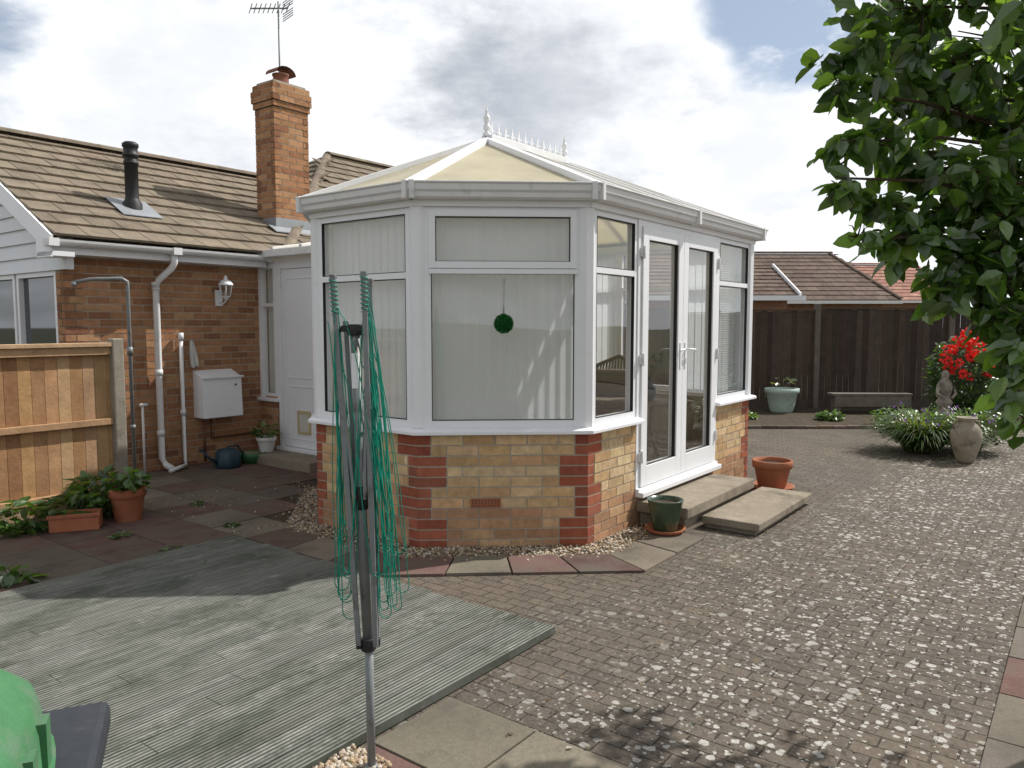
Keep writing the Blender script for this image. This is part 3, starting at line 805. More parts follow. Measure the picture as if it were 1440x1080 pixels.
vs=[(3.10,y,z) for y,z in gp]+[(5.5,y,z) for y,z in gp];n=len(gp)
w.add(vs,[(i,(i+1)%n,n+(i+1)%n,n+i) for i in range(n)]+[tuple(range(n))[::-1],tuple(range(n,2*n))])
for x in (3.10,4.30,5.46): w.box(x,x+.09,7.655,7.785,zE-.10,zE-.028)
part(w,'gutter',house,'upvc_old')
def pipe(mb,pts,r,n=12): mb.tube(pts,r,n)
w=MB();x=4.30
pipe(w,[(x+.04,7.72,zE-.09),(x+.04,7.73,zE-.18),(x+.02,7.76,zE-.24),(x-.06,7.88,zE-.36),(x-.07,7.92,zE-.44),(x-.07,7.92,.16),(x-.05,7.88,.09),(x-.02,7.80,.05)],.034)
for z in (zE-.44,1.95,1.05,.4): pipe(w,[(x-.07,7.92,z),(x-.07,7.92,z+.06)],.041)
part(w,'downpipe',house,'upvc_old')
w=MB(); pipe(w,[(4.50,7.94,1.42),(4.50,7.94,.1),(4.46,7.84,.06),(4.2,7.7,.05)],.022); pipe(w,[(4.50,7.94,1.42),(4.50,7.94,1.50)],.03);pipe(w,[(4.50,7.94,.6),(4.50,7.94,.66)],.03); part(w,'waste_pipe',house,'upvc_old')
w=MB(); pipe(w,[(4.03,7.9,.75),(4.03,7.9,.03)],.013);pipe(w,[(4.0,7.9,.75),(4.08,7.9,.75)],.018); part(w,'waste_pipe',house,'upvc_old')
w=MB()
w.add([(4.66,7.78,.55),(5.14,7.78,.55),(5.14,8,.55),(4.66,8,.55),(4.66,7.80,1.0),(5.14,7.80,1.0),(5.14,8,1.08),(4.66,8,1.08)],[(0,3,2,1),(4,5,6,7),(0,1,5,4),(1,2,6,5),(2,3,7,6),(3,0,4,7)])
w.box(4.645,5.155,7.772,7.79,.99,1.012)
w.mi=1;w.lathe((5.05,7.775,.9),[(0,0),(.012,0),(.012,.02),(0,.02)],8)
part(w,'meter_box',house,['upvc','black'],bevel=.008,label='white gas meter box')
w=MB();pipe(w,[(4.74,7.93,.55),(4.74,7.93,.05)],.014);part(w,'gas_pipe',house,'copper')
w=MB();pipe(w,[(4.84,7.96,.55),(4.84,7.96,.3),(5.4,7.96,.3)],.011);part(w,'gas_pipe',house,'copper')
lx=5.0;w=MB()
w.box(lx-.04,lx+.04,7.975,8.0,1.80,1.98)
w.tube([(lx,7.98,1.84),(lx,7.9,1.82),(lx,7.84,1.86),(lx,7.84,1.90)],.009,8)
w.lathe((lx,7.84,1.72),[(0,.15),(.03,.15),(.03,.17),(.05,.18),(.052,.19)],6)
for k in range(6):
    an=k*math.pi/3; w.tube([(lx+.052*math.cos(an),7.84+.052*math.sin(an),1.905),(lx+.075*math.cos(an),7.84+.075*math.sin(an),2.03)],.005,5)
w.lathe((lx,7.84,2.03),[(.088,0),(.09,.012),(.055,.05),(.025,.065),(.018,.08),(.024,.09),(.0,.115)],6)
lp=part(w,'wall_lantern',house,'upvc',label='white outdoor wall lantern')
w=MB();w.lathe((lx,7.84,1.91),[(.048,0),(.070,.118)],6);part(w,'lantern_glass',lp,'glass',normals=False)
w=MB();cx,cy=6.37,8.6;hx,hy=.265,.20
def chim(z0,z1,gx):
    ps=[(cx-hx-gx,cy+hy+gx),(cx-hx-gx,cy-hy-gx),(cx+hx+gx,cy-hy-gx),(cx+hx+gx,cy+hy+gx),(cx-hx-gx,cy+hy+gx)]
    for i in range(4):
        m,L=facet(ps[i],ps[i+1]);w.M=m;bricks(w,L,z0,z1,HOUSE,back=.09,depth=.045)
    w.M=Matrix.Identity(4)
chim(2.4,4.35,0);chim(4.35,4.425,.018);chim(4.425,4.575,.035);chim(4.575,4.65,.018)
w.mi=1;w.box(cx-hx+.02,cx+hx-.02,cy-hy+.02,cy+hy-.02,4.4,4.68);w.mi=0
ch=part(w,'chimney',hr,['brick','mortar'],label='tall brick chimney stack')
w=MB();k_=.85;w.lathe((cx,cy,4.67),[(r*k_,z*k_) for r,z in [(.12,0),(.135,.03),(.12,.06),(.115,.14),(.13,.16),(.13,.18),(.11,.18),(.10,.0)]],20)
for k in range(8):
    an=math.pi*k/8;an2=math.pi*(k+1)/8
    w.add([(cx-.15*math.cos(an),cy-.12,4.81+.10*math.sin(an)),(cx-.15*math.cos(an2),cy-.12,4.81+.10*math.sin(an2)),(cx-.15*math.cos(an2),cy+.12,4.81+.10*math.sin(an2)),(cx-.15*math.cos(an),cy+.12,4.81+.10*math.sin(an))],[(0,1,2,3)])
M['pot']=pm('sooty_clay',(.22,.085,.055),.85,.3,9,dirt=(.07,.05,.045),ds=7,dlo=.45,dhi=.7)
part(w,'chimney_pot',hr,['pot'],normals=False)
def rz_(y): return zE+SLP*(y-7.7)
w=MB();w.sweep([(cx-hx-.015,cy+hy),(cx-hx-.015,cy-hy-.015),(cx+hx,cy-hy-.015)],[(0,2.5),(.012,2.5),(.012,2.95),(0,2.95)])
w.slabpoly([(cx-hx-.12,cy-hy-.16,rz_(cy-hy-.16)+.06),(cx+hx+.10,cy-hy-.16,rz_(cy-hy-.16)+.06),(cx+hx+.10,cy-hy,rz_(cy-hy)+.065),(cx-hx-.12,cy-hy,rz_(cy-hy)+.065)],.01)
part(w,'lead_flashing',hr,'lead')
w=MB();fx,fy=4.31,8.5;fz=rz_(fy)
w.lathe((fx,fy,fz),[(.11,-.05),(.10,.08),(.075,.12),(.07,.14),(.07,.50),(.078,.50),(.078,.53),(.07,.53),(.07,.58),(.085,.58),(.085,.61),(.07,.62),(.075,.68),(.085,.69),(.085,.72),(.06,.74),(.0,.75)],20)
part(w,'flue_pipe',hr,'black')
w=MB();w.slabpoly([(fx-.22,fy-.24,rz_(fy-.24)+.052),(fx+.22,fy-.24,rz_(fy-.24)+.052),(fx+.22,fy+.16,rz_(fy+.16)+.06),(fx-.22,fy+.16,rz_(fy+.16)+.06)],.008);part(w,'flue_flashing',hr,'lead')
t=thing('tv_aerial','thin metal television aerial strapped to the chimney','aerial',(cx+.2,cy+.24,4.2))
w=MB();ax,ay=cx+.17,cy+.25
w.tube([(ax,ay,4.1),(ax,ay,5.86)],.012,8);part(w,'mast',t,'grey')
w=MB()
def bw(x,y,z): return (ax+x,ay+y,z+.14)
w.beam(bw(-.30,.18,5.58),bw(.12,-.04,5.66),.016,.016)
for k in range(9):
    q=Vector(bw(-.30,.18,5.58)).lerp(Vector(bw(.12,-.04,5.66)),k/8); 
    w.tube([q+Vector((.08,.15,.0)),q-Vector((.08,.15,.0))],.006,5)
for s in(-1,1):
    for k in range(4):
        w.tube([bw(.10,-.18,5.66+s*(.03+.03*k)),bw(.16,.12,5.66+s*(.03+.03*k))],.006,5)
part(w,'yagi_antenna',t,'grey')

w=MB();w.tube([(3.60,7.25,0),(3.60,7.25,1.93),(3.60,7.25,1.99),(3.56,7.27,2.02),(3.35,7.42,2.01),(3.24,7.5,1.98)],.017,10)
w.tube([(3.24,7.5,1.98),(3.23,7.51,1.94)],.024,10);w.tube([(3.60,7.25,1.3),(3.60,7.25,1.38)],.026,10);w.tube([(3.60,7.25,.6),(3.60,7.25,.64)],.024,10)
w.box(3.53,3.67,7.18,7.32,.0,.05)
solo(w,'washing_line_post','thin grey metal post with a bent arm by the wall','post','grey',(3.6,7.25,0))

# ================================================================ LEFT FENCE
fen=thing('garden_fence','tan closeboard timber fence panel with concrete post','fence',(2.4,6.86,0))
WD=[(.40,.23,.115),(.43,.26,.135),(.35,.195,.10),(.44,.28,.155)]
w=MB();x=1.0
while x<3.22:
    w.col=jit(random.choice(WD),.18);w.box(x,x+.098,6.87+U(0,.004),6.885,.16,1.42+U(-.004,.004));x+=.10
part(w,'boards',fen,'wood',bevel=.002)
for z in (.12,.72,):
    w=MB();w.col=(.42,.26,.145);w.box(1.0,3.22,6.82,6.868,z,z+.055);part(w,'rail',fen,'wood',bevel=.004)
w=MB();w.col=(.46,.31,.19);w.box(1.0,3.22,6.80,6.90,1.40,1.435);w.col=(.43,.28,.16);w.box(1.0,3.22,6.825,6.866,1.33,1.40);part(w,'capping_rail',fen,'wood',bevel=.004)
w=MB();w.col=(.34,.23,.14);w.box(1.0,3.22,6.84,6.865,.0,.12);part(w,'gravel_board',fen,'wood')
w=MB();w.box(3.225,3.325,6.80,6.90,0,1.47);part(w,'post',fen,'concrete',bevel=.012)

# ================================================================ BACK FENCE (world frame)
bf=thing('boundary_fence','dark brown closeboard boundary fence with posts','fence',(7,14.4,0),frame=False)
def fy_(x): return 14.9-.08*x
DK=[(.058,.045,.037),(.068,.052,.042),(.05,.039,.033),(.074,.059,.048)]
px=[3.32,5.72,8.12,10.5,12.9,15.3]
for i,x0 in enumerate([.9]+px[:-1]):
    x1=px[i];w=MB();x=x0+.06;top=1.86 if i!=1 else 1.83
    while x<x1-.07:
        w.col=jit(random.choice(DK),.14);y=fy_(x);w.box(x,x+.105,y-.012+U(0,.006),y+.006,.15,top+U(-.008,.008));x+=.11
    w.col=jit(DK[3]);w.beam((x0+.06,fy_(x0)-.005,top+.02),(x1-.06,fy_(x1)-.005,top+.02),.05,.03)
    w.beam((x0+.06,fy_(x0)-.005,.09),(x1-.06,fy_(x1)-.005,.09),.03,.16)
    part(w,'fence_panel',bf,'wood')
M['post']=pm('weathered_post',(.13,.11,.09),.9,.3,8)
for x in px[:-1]:
    w=MB();y=fy_(x);w.box(x-.05,x+.05,y-.06,y+.05,0,1.97);part(w,'post',bf,'post',bevel=.01)
# ================================================================ NEIGHBOUR HOUSES
RB=[(.13,.093,.076),(.145,.105,.085),(.118,.085,.068),(.155,.115,.092)]
RR=[(.34,.18,.14),(.37,.21,.16),(.31,.16,.125)]
M['brickish']=pm('distant_brick',(.30,.17,.11),.9,.3,10)
def neighbour(label,x0,x1,y0,y1,ze,zr_,pal,hip=0,tw=.4):
    t=thing('neighbour_bungalow',label,'house',((x0+x1)/2,y1,0),frame=False)
    w=MB();dy=y1-y0
    sl=(zr_-ze)/dy;L=math.hypot(dy,zr_-ze)
    def ins(q):
        f=(q.y-y0)/dy;return q.x<x1-hip*f+.1
    tiles(w,(x0,y0,ze),(1,0,0),(0,1,sl),x1-x0,L,ins,tw=tw,ex=.36,pal=pal,th=.03)
    w.mi=1;w.quad((x0,y0,ze-.02),(x1,y0,ze-.02),(x1-hip,y1,zr_-.02),(x0,y1,zr_-.02));w.quad((x0,2*y1-y0,ze-.02),(x1,2*y1-y0,ze-.02),(x1-hip,y1,zr_-.02),(x0,y1,zr_-.02))
    if hip: w.quad((x1,y0,ze-.02),(x1,2*y1-y0,ze-.02),(x1-hip,y1,zr_-.02))
    w.mi=0;ridge(w,(x0,y1,zr_+.03),(x1-hip,y1,zr_+.03),.12,pal)
    ridge(w,(x1,y0,ze+.05),(x1-hip,y1,zr_+.03),.08,pal)
    part(w,'roof',t,['tile','mortar'],normals=False)
    w=MB();w.box(x0+.3,x1-.4,y0+.35,2*y1-y0-.35,0,ze-.08);part(w,'wall',t,'brickish')
    w=MB();w.box(x0,x1,y0-.12,y0+.0,ze-.12,ze-.02);part(w,'gutter',t,'upvc_old')
neighbour('neighbouring bungalow with a dark brown tiled roof',3,12.6,25,28.6,2.36,4.15,RB,.9)
neighbour('neighbouring bungalow with a faded red tiled roof',14.6,19.0,33,36.5,2.6,4.35,RR,0)
t=thing('neighbour_garage','low tiled outbuilding with white gutter and bargeboard','garage',(6,21,0),frame=False)
w=MB();tiles(w,(3.0,19.2,2.30),(1,0,0),(0,1,.42),4.1,2.2,None,tw=.35,pal=RB);w.mi=1;w.quad((3,19.2,2.28),(7.1,19.2,2.28),(7.1,21.2,3.12),(3,21.2,3.12));part(w,'roof',t,['tile','mortar'],normals=False)
w=MB();w.box(3.2,6.95,19.5,21.3,0,2.28);part(w,'wall',t,'brickish')
w=MB();w.box(3,7.25,19.03,19.18,2.17,2.29);w.beam((7.13,19.1,2.27),(7.13,21.2,3.15),.04,.18);part(w,'gutter',t,'upvc')

# ================================================================ POTS, PLANTS
def pot(name,label,x,y,r,h,mat,saucer=None,rim=True,group=None,z0=.006,soilf=.86):
    t=thing(name,label,'plant pot',(x,y,z0),frame=False,group=group)
    w=MB();s=.02 if saucer else 0
    pr=[(0,s),(r*.66,s),(r*.70,s+.01),(r*.9,h*.72)]
    if rim: pr+=[(r*.93,h*.74),(r*1.0,h*.75),(r*1.03,h*.98),(r*1.0,h),(r*.92,h),(r*.88,h*soilf)]
    else: pr+=[(r*.98,h*.95),(r*1.02,h),(r*.95,h),(r*.88,h*soilf)]
    w.lathe((x,y,z0),pr,32);part(w,'pot_body',t,mat)
    w=MB();w.lathe((x,y,z0),[(0,h*soilf),(r*.885,h*soilf)],32);part(w,'potting_soil',t,'soil')
    if saucer:
        w=MB();w.lathe((x,y,z0),[(0,0),(r*.95,0),(r*1.15,.035),(r*1.1,.035),(r*.9,.015),(0,.015)],32);part(w,'saucer',t,saucer)
    return t
pot('plant_pot','empty dark green glazed pot on a terracotta saucer',1.16,5.72,.135,.25,'greenglaze','terracotta',False,z0=.028)
pot('plant_pot','empty terracotta pot on a saucer beside the steps',2.52,7.35,.185,.28,'terracotta','terracotta')
GR=[(.05,.12,.02),(.075,.165,.03),(.04,.09,.018),(.11,.20,.038)]
def broad(mb,x,y,z,rx,rz,n,L=.07,cols=GR):
    for _ in range(n):
        d=Vector((random.gauss(0,1),random.gauss(0,1),random.gauss(0,1))).normalized()
        rr=U(.45,1)**.5; p_=Vector((x+d.x*rx*rr,y+d.y*rx*rr,max(.03,z+d.z*rz*rr)))
        mb.col=jit(random.choice(cols),.2);l=L*U(.6,1.2)
        mb.leaf(p_,(d.x+U(-.5,.5),d.y+U(-.5,.5),U(-.5,.5)),(U(-.4,.4),U(-.4,.4),1),l,l*.8)
        if R()<.25: mb.tube([(x+d.x*rx*.2,y+d.y*rx*.2,max(.02,z-rz)),p_],.0025,4)
t=pot('plant_pot','terracotta pot with trailing leafy plant',-3.10,6.10,.14,.28,'terracotta')
w=MB();broad(w,-3.10,6.1,.33,.15,.10,80,.09);broad(w,-3.32,6.18,.22,.20,.18,150,.10);broad(w,-3.48,6.28,.2,.2,.16,90,.10);part(w,'foliage',t,'leaf',normals=False)
t=thing('plant_trough','rectangular terracotta trough with leafy plant','plant trough',(-3.35,5.80,0),frame=False)
w=MB();w.M=Matrix.Translation((-3.36,5.82,.022))@Matrix.Rotation(.35,4,'Z')
for (a,b_,c,d) in ((-.17,.17,-.09,-.07),(-.17,.17,.07,.09),(-.17,-.15,-.07,.07),(.15,.17,-.07,.07)): w.box(a,b_,c,d,0,.13)
w.box(-.18,.18,-.10,-.088,.105,.135);w.box(-.15,.15,-.07,.07,.0,.10);part(w,'trough_body',t,'terracotta',bevel=.006)
w=MB();broad(w,-3.42,5.9,.20,.18,.08,70,.08);part(w,'foliage',t,'leaf',normals=False)
w=MB();broad(w,-3.75,5.75,.12,.2,.14,110,.10);solo(w,'leafy_plant','leafy green plant at the foot of the fence','plant','leaf',(-3.7,5.8,0),frame=False,normals=False)
w=MB();broad(w,-3.05,4.62,.05,.12,.06,40,.09);solo(w,'leafy_plant','small broad leaved weed on the slabs','plant','leaf',(-3.05,4.62,0),frame=False,normals=False)
for (x,y,r) in ((-2.35,5.25,.1),(-2.0,4.9,.05),(-2.9,5.6,.07),(-2.75,6.6,.05),(-2.2,5.9,.05)):
    w=MB();broad(w,x,y,.03,r,.02,35,.035);solo(w,'weed','small green weed growing between slabs','weed','leaf',(x,y,0),frame=False,normals=False,group='weeds between the paving slabs')
q=W(5.28,7.55); t=pot('plant_pot','small white pot with a green plant by the white door',q.x,q.y,.11,.17,'upvc_old',z0=.13)
w=MB();broad(w,q.x,q.y,.36,.15,.08,60,.07);part(w,'foliage',t,'leaf',normals=False)
q=(4.78,7.55)
t=thing('watering_can','dark blue plastic watering can by the wall','watering can',(q[0],q[1],.02))
w=MB();w.lathe((q[0],q[1],.02),[(0,0),(.13,0),(.14,.03),(.13,.17),(.10,.20),(.03,.21),(0,.21)],20)
w.tube([(q[0]-.12,q[1],.08),(q[0]-.22,q[1],.15),(q[0]-.30,q[1],.24)],[.02,.014,.012],8);w.lathe((q[0]-.31,q[1],.24),[(.01,0),(.035,.02),(0,.025)],10);part(w,'can_body',t,'blue')
w=MB();w.tube([(q[0]+.12,q[1],.06),(q[0]+.2,q[1],.14),(q[0]+.12,q[1],.25),(q[0],q[1],.25),(q[0]-.05,q[1],.20)],.011,8);part(w,'handle',t,'blue')
w=MB();w.M=Matrix.Translation((5.12,7.6,.02));w.lathe((0,0,0),[(0,0),(.11,0),(.15,.08),(.16,.12),(.14,.12),(.10,.02),(0,.02)],20)
w.tube([(-.15,0,.11),(-.19,0,.13),(-.15,.05,.11)],.008,6)
solo(w,'plastic_basin','small bright green plastic basin by the wall','basin','bingreen',(5.12,7.6,.02))
w=MB()
pts=[];nx,nz=9,10
for j in range(nz):
    for i in range(nx):
        u_=i/(nx-1)-.5;v_=j/(nz-1); wd=.02+.035*math.sin(v_*2.0)
        pts.append((4.62+u_*wd*2+.035*v_,7.94-.02*math.cos(u_*14+v_*2)*(.3+v_),1.42-v_*.30+.01*math.sin(u_*9)))
w.smooth=True;w.add(pts,[(j*nx+i,j*nx+i+1,(j+1)*nx+i+1,(j+1)*nx+i) for j in range(nz-1) for i in range(nx-1)])
M['cloth']=pm('white_cloth',(.62,.61,.58),.9,.1,20)
solo(w,'hanging_cloth','white cloth hung on the wall beside the waste pipe','cloth','cloth',(4.6,7.93,1.2),normals=False)

t=thing('planter_bowl','pale sage green planter bowl by the fence','plant pot',(4.85,13.75,.012),frame=False)
w=MB();w.lathe((4.85,13.75,.012),[(0,0),(.19,0),(.20,.03),(.23,.15),(.265,.33),(.30,.36),(.30,.43),(.25,.43),(.22,.36),(0,.36)],28);part(w,'bowl',t,'teal')
w=MB();broad(w,4.85,13.75,.55,.16,.1,8,.16,[(.12,.14,.07)]);part(w,'foliage',t,'leaf',normals=False)
t=thing('low_bench','low weathered grey plank bench by the fence','bench',(6.3,13.6,0),frame=False)
M['oldwood']=pm('old_grey_wood',(.15,.135,.115),.9,.3,8,bump=.004,bs=30)
for k in range(2):
    w=MB();w.box(5.65,7.05,13.45+.15*k,13.58+.15*k,.33,.37);part(w,'seat_plank',t,'oldwood',bevel=.005)
w=MB();w.box(5.68,7.02,13.43,13.455,.14,.32);part(w,'front_board',t,'oldwood',bevel=.005)
for x in (5.72,6.9):
    w=MB();w.box(x,x+.07,13.46,13.72,.012,.33);part(w,'leg',t,'oldwood')
w=MB()
for k in range(60):
    x=2.3+k*.215;w.col=jit((.13,.10,.08),.3);w.box(x,x+.205,11.55,11.65,.0,.045+U(0,.01))
solo(w,'border_edging','row of weathered brick edging between paving and border','edging','brick',(8,11.6,0),frame=False,kind='structure')
def blades(mb,x,y,n,L,sp,cols,w0=.012):
    for _ in range(n):
        an=U(0,6.283);l=L*U(.6,1.15);o=U(.3,1)*sp;mb.col=jit(random.choice(cols),.25)
        bx=x+math.cos(an)*U(0,.28)*sp;by=y+math.sin(an)*U(0,.28)*sp
        sd=Vector((-math.sin(an),math.cos(an),0))*w0
        vs=[];K=5
        for k in range(K+1):
            f=k/K;h=l*(1.5*f-.95*f*f*(.5+o)); c=Vector((bx+math.cos(an)*o*f**1.3,by+math.sin(an)*o*f**1.3,max(.02,h)))
            ww=(1-f)**.6; vs+= [c-sd*ww,c+sd*ww]
        mb.add(vs,[(2*k,2*k+1,2*k+3,2*k+2) for k in range(K)])
w=MB();cl_=[(.065,.12,.03),(.045,.09,.02),(.10,.15,.04),(.13,.15,.06)]
blades(w,5.10,9.45,900,.66,.78,cl_);blades(w,5.70,9.55,600,.60,.62,cl_)
broad(w,5.05,9.4,.33,.5,.25,400,.06);broad(w,5.70,9.5,.3,.45,.25,400,.06)
w.mi=1
for _ in range(28):
    an=U(0,6.28);r=U(.1,.65);w.leaf((5.15+r*math.cos(an),9.3+r*math.sin(an),U(.35,.58)),(U(-1,1),U(-1,1),1),(0,1,0),.04,.03)
solo(w,'flowering_clump','strappy green clump with a few small purple flowers','plant',['leaf','purple'],(5.15,9.35,0),frame=False,normals=False)
w=MB();ux,uy=5.20,8.72;k_=.80
w.lathe((ux,uy,.006),[(r*k_,z*k_) for r,z in [(0,0),(.10,0),(.12,.04),(.17,.2),(.205,.36),(.20,.46),(.14,.55),(.10,.58),(.10,.61),(.14,.65),(.12,.66),(.08,.62),(.07,.5)]],30)
for sg in(-1,1): w.tube([(ux+sg*.09,uy,.485),(ux+sg*.135,uy,.485),(ux+sg*.155,uy,.40)],.012,8)
solo(w,'stone_urn','weathered stoneware urn standing beside the clump','urn','stone',(ux,uy,0),frame=False)
w=MB();sx,sy=6.22,11.0;k_=.88
w.box(sx-.13,sx+.13,sy-.13,sy+.13,.0,.12)
w.lathe((sx,sy,.12),[(r*k_,z*k_) for r,z in [(0,0),(.13,0),(.11,.06),(.09,.3),(.11,.36),(.13,.40),(.10,.44),(.085,.5),(.11,.6),(.12,.68),(.08,.75),(.045,.79),(.06,.82),(.065,.86),(.04,.91),(0,.93)]],18)
for sg in(-1,1): w.tube([(sx+sg*.10,sy-.02,.70),(sx+sg*.13,sy-.05,.60),(sx+sg*.05,sy-.11,.54)],[.03,.026,.02],8)
M['statue']=pm('cast_stone',(.28,.255,.21),.9,.35,10,bump=.008,bs=40,dirt=(.12,.11,.09),ds=8,dlo=.42,dhi=.65)
solo(w,'garden_statue','weathered cast stone garden figure on a plinth','statue','statue',(sx,sy,0),frame=False)
t=thing('red_flower_bush','rounded bush with clusters of bright red flowers','flowering plant',(6.75,11.4,0),frame=False)
w=MB();broad(w,6.68,11.4,.8,.46,.62,1300,.09,[(.04,.09,.02),(.06,.12,.025)])
for k in range(14): w.tube([(6.7,11.4,0),(6.7+U(-.3,.3),11.4+U(-.3,.3),U(.6,1.3))],.008,5)
part(w,'foliage',t,'leaf',normals=False)
for k in range(34):
    w=MB()
    an=U(0,6.283);rr=U(0,1)**.6*.42
    cx_=6.60+math.cos(an)*rr;cy_=11.0+U(-.15,.1);cz=1.17+math.sin(an)*rr*.85
    for j in range(20):
        d=Vector((random.gauss(0,1),random.gauss(0,1),random.gauss(0,1))).normalized();w.leaf(Vector((cx_,cy_,cz))+d*.028,d,(U(-1,1),U(-1,1),.3),.048,.042)
    part(w,'flower_head',t,'petal',normals=False)
for (x,y,rr,h) in ((5.25,12.6,.2,.13),(8.2,12.6,.35,.3),(9.4,12.0,.5,.5),(7.6,13.2,.3,.25),(3.9,12.8,.2,.1),(6.0,11.9,.35,.25),(7.3,12.0,.4,.4)):
    w=MB();broad(w,x,y,h*.6,rr,h*.6,260,.07);solo(w,'border_plant','low green plant in the soil border','plant','leaf',(x,y,0),frame=False,normals=False,group='low plants along the border')

# ================================================================ ROTARY AIRER
ax0,ay0=-.500,2.62
t=thing('rotary_airer','folded rotary clothes airer with green line','clothes airer',(ax0,ay0,0),frame=False)
w=MB();w.tube([(ax0,ay0,0),(ax0-.003,ay0,.50)],.0150,16);w.tube([(ax0,ay0,0),(ax0,ay0,.035)],.022,14);part(w,'ground_pole',t,'grey')
w=MB();w.tube([(ax0-.006,ay0,.47),(ax0-.035,ay0,1.585)],.0165,16);part(w,'upper_pole',t,'grey')
w=MB();w.tube([(ax0-.004,ay0,.455),(ax0-.006,ay0,.50)],.026,14);
for k in range(4):
    an=k*math.pi/2+.4;w.box(ax0-.005+math.cos(an)*.032-.010,ax0-.005+math.cos(an)*.032+.010,ay0+math.sin(an)*.032-.010,ay0+math.sin(an)*.032+.010,.465,.493)
part(w,'lower_hub',t,'black',bevel=.004)
w=MB();w.tube([(ax0-.035,ay0,1.560),(ax0-.035,ay0,1.598)],.025,16);w.box(ax0-.076,ax0+.000,ay0-.022,ay0+.018,1.572,1.594)
w.tube([(ax0-.075,ay0-.01,1.59),(ax0-.092,ay0-.01,1.56)],.006,8)
part(w,'upper_hub',t,'black',bevel=.006)
w=MB();w.tube([(ax0-.018,ay0,.96),(ax0-.021,ay0,1.04)],.021,14);part(w,'sliding_collar',t,'black')
tops=[(-.105,-.01,1.755),(.004,-.03,1.765),(-.075,.05,1.60),(.01,.05,1.745)]
bots=[(-.035,-.02,.48),(.026,-.03,.48),(-.02,.03,.48),(.02,.03,.48)]
for a,b_ in zip(bots,tops):
    w=MB();p0=Vector((ax0+a[0],ay0+a[1],a[2]));p1=Vector((ax0+b_[0],ay0+b_[1],b_[2]));w.beam(p0,p1,.018,.014,(0,1,0))
    arm=part(w,'arm',t,'grey',bevel=.003)
    w=MB();w.beam(p1-Vector((0,0,.02)),p1+Vector((0,0,.010)),.021,.017,(0,1,0));part(w,'arm_tip',arm,'grey',bevel=.003)
for k,(a,b_) in enumerate(zip(bots,tops)):
    w=MB();q0=Vector((ax0-.02+a[0]*.6,ay0+a[1],1.0));q1=Vector((ax0+a[0],ay0+a[1],.48)).lerp(Vector((ax0+b_[0],ay0+b_[1],b_[2])),.80);w.beam(q0,q1,.009,.009,(0,1,0));part(w,'strut',t,'grey')
w=MB();w.box(ax0-.044,ax0-.022,ay0-.0190,ay0-.0172,1.38,1.50);part(w,'sticker',t,'upvc')
w=MB()
def armpt(i,f):
    a=bots[i];b_=tops[i];return Vector((ax0+a[0],ay0+a[1],a[2])).lerp(Vector((ax0+b_[0],ay0+b_[1],b_[2])),f)
for k in range(30):
    i=0 if k%2 else 1; j=1 if R()<.45 else (0 if R()<.6 else 3)
    if k%5==4: i,j=3,2
    p0=armpt(i,U(.62,1.0)); p1=armpt(j,U(.62,1.0)) if R()<.5 else p0+Vector((U(-.02,.02),U(-.02,.02),U(-.12,0)))
    zb=U(.55,.68) if R()<.45 else U(.62,1.0)
    if i==0: xc=ax0-.075+U(-.025,.025)
    else: xc=ax0+.065+U(-.035,.045)
    rad=U(.012,.028);ym=ay0+U(-.06,.08);pts=[];K=14
    lx0=xc-rad;rx0=xc+rad
    if p0.x>p1.x: p0,p1=p1,p0
    ztop=zb+rad
    for q_ in range(K):
        f=q_/K; e=f**.6
        pts.append((p0.x+(lx0-p0.x)*e+.004*math.sin(f*7+k),p0.y+(ym-p0.y)*e,p0.z+(ztop-p0.z)*f))
    for q_ in range(9):
        an=math.pi+math.pi*q_/8; pts.append((xc+rad*math.cos(an),ym,ztop+rad*1.3*math.sin(an)))
    for q_ in range(K-1,-1,-1):
        f=q_/K; e=f**.6
        pts.append((p1.x+(rx0-p1.x)*e+.004*math.sin(f*6+k),p1.y+(ym-.012-p1.y)*e,p1.z+(ztop-p1.z)*f))
    w.tube(pts,.0018,5)
for i in (0,1):
    pts=[]
    for k in range(60):
        q_=armpt(i,1-.10*k/60);an=k*.9;pts.append(q_+Vector((math.cos(an)*.014,math.sin(an)*.014,0)))
    w.tube(pts,.0018,4)
part(w,'clothes_line',t,'cord')

# ================================================================ WHEELIE BIN
bx,by=-.735,.775
t=thing('wheelie_bin','dark grey wheelie bin with green domed lid','bin',(bx,by,0),frame=False)
R0=Matrix.Translation((bx,by,-.0))@Matrix.Rotation(.40,4,'Z')
H=1.025
w=MB();w.M=R0
w.add([(-.19,-.24,.05),(.19,-.24,.05),(.19,.24,.05),(-.19,.24,.05),(-.225,-.27,H-.04),(.225,-.27,H-.04),(.225,.27,H-.04),(-.225,.27,H-.04)],[(0,3,2,1),(4,5,6,7),(0,1,5,4),(1,2,6,5),(2,3,7,6),(3,0,4,7)])
part(w,'bin_body',t,'bindark',bevel=.03)
w=MB();w.M=R0;w.box(-.25,.25,-.30,.295,H-.045,H);part(w,'bin_rim',t,'bindark',bevel=.012)
w=MB();w.M=R0
rings=[(.215,.272,H-.005),(.215,.272,H+.012),(.205,.262,H+.016),(.203,.260,H+.06),(.196,.252,H+.09),(.188,.244,H+.098),(.17,.225,H+.118),(.14,.19,H+.135),(.09,.13,H+.145)]
vs=[];n=40
for (hx_,hy_,z) in rings:
    for k in range(n):
        an=2*math.pi*k/n;c_1,s_1=math.cos(an),math.sin(an);e=.5
        vs.append((-.012+hx_*abs(c_1)**e*(1 if c_1>0 else -1),hy_*abs(s_1)**e*(1 if s_1>0 else -1)-.01,z))
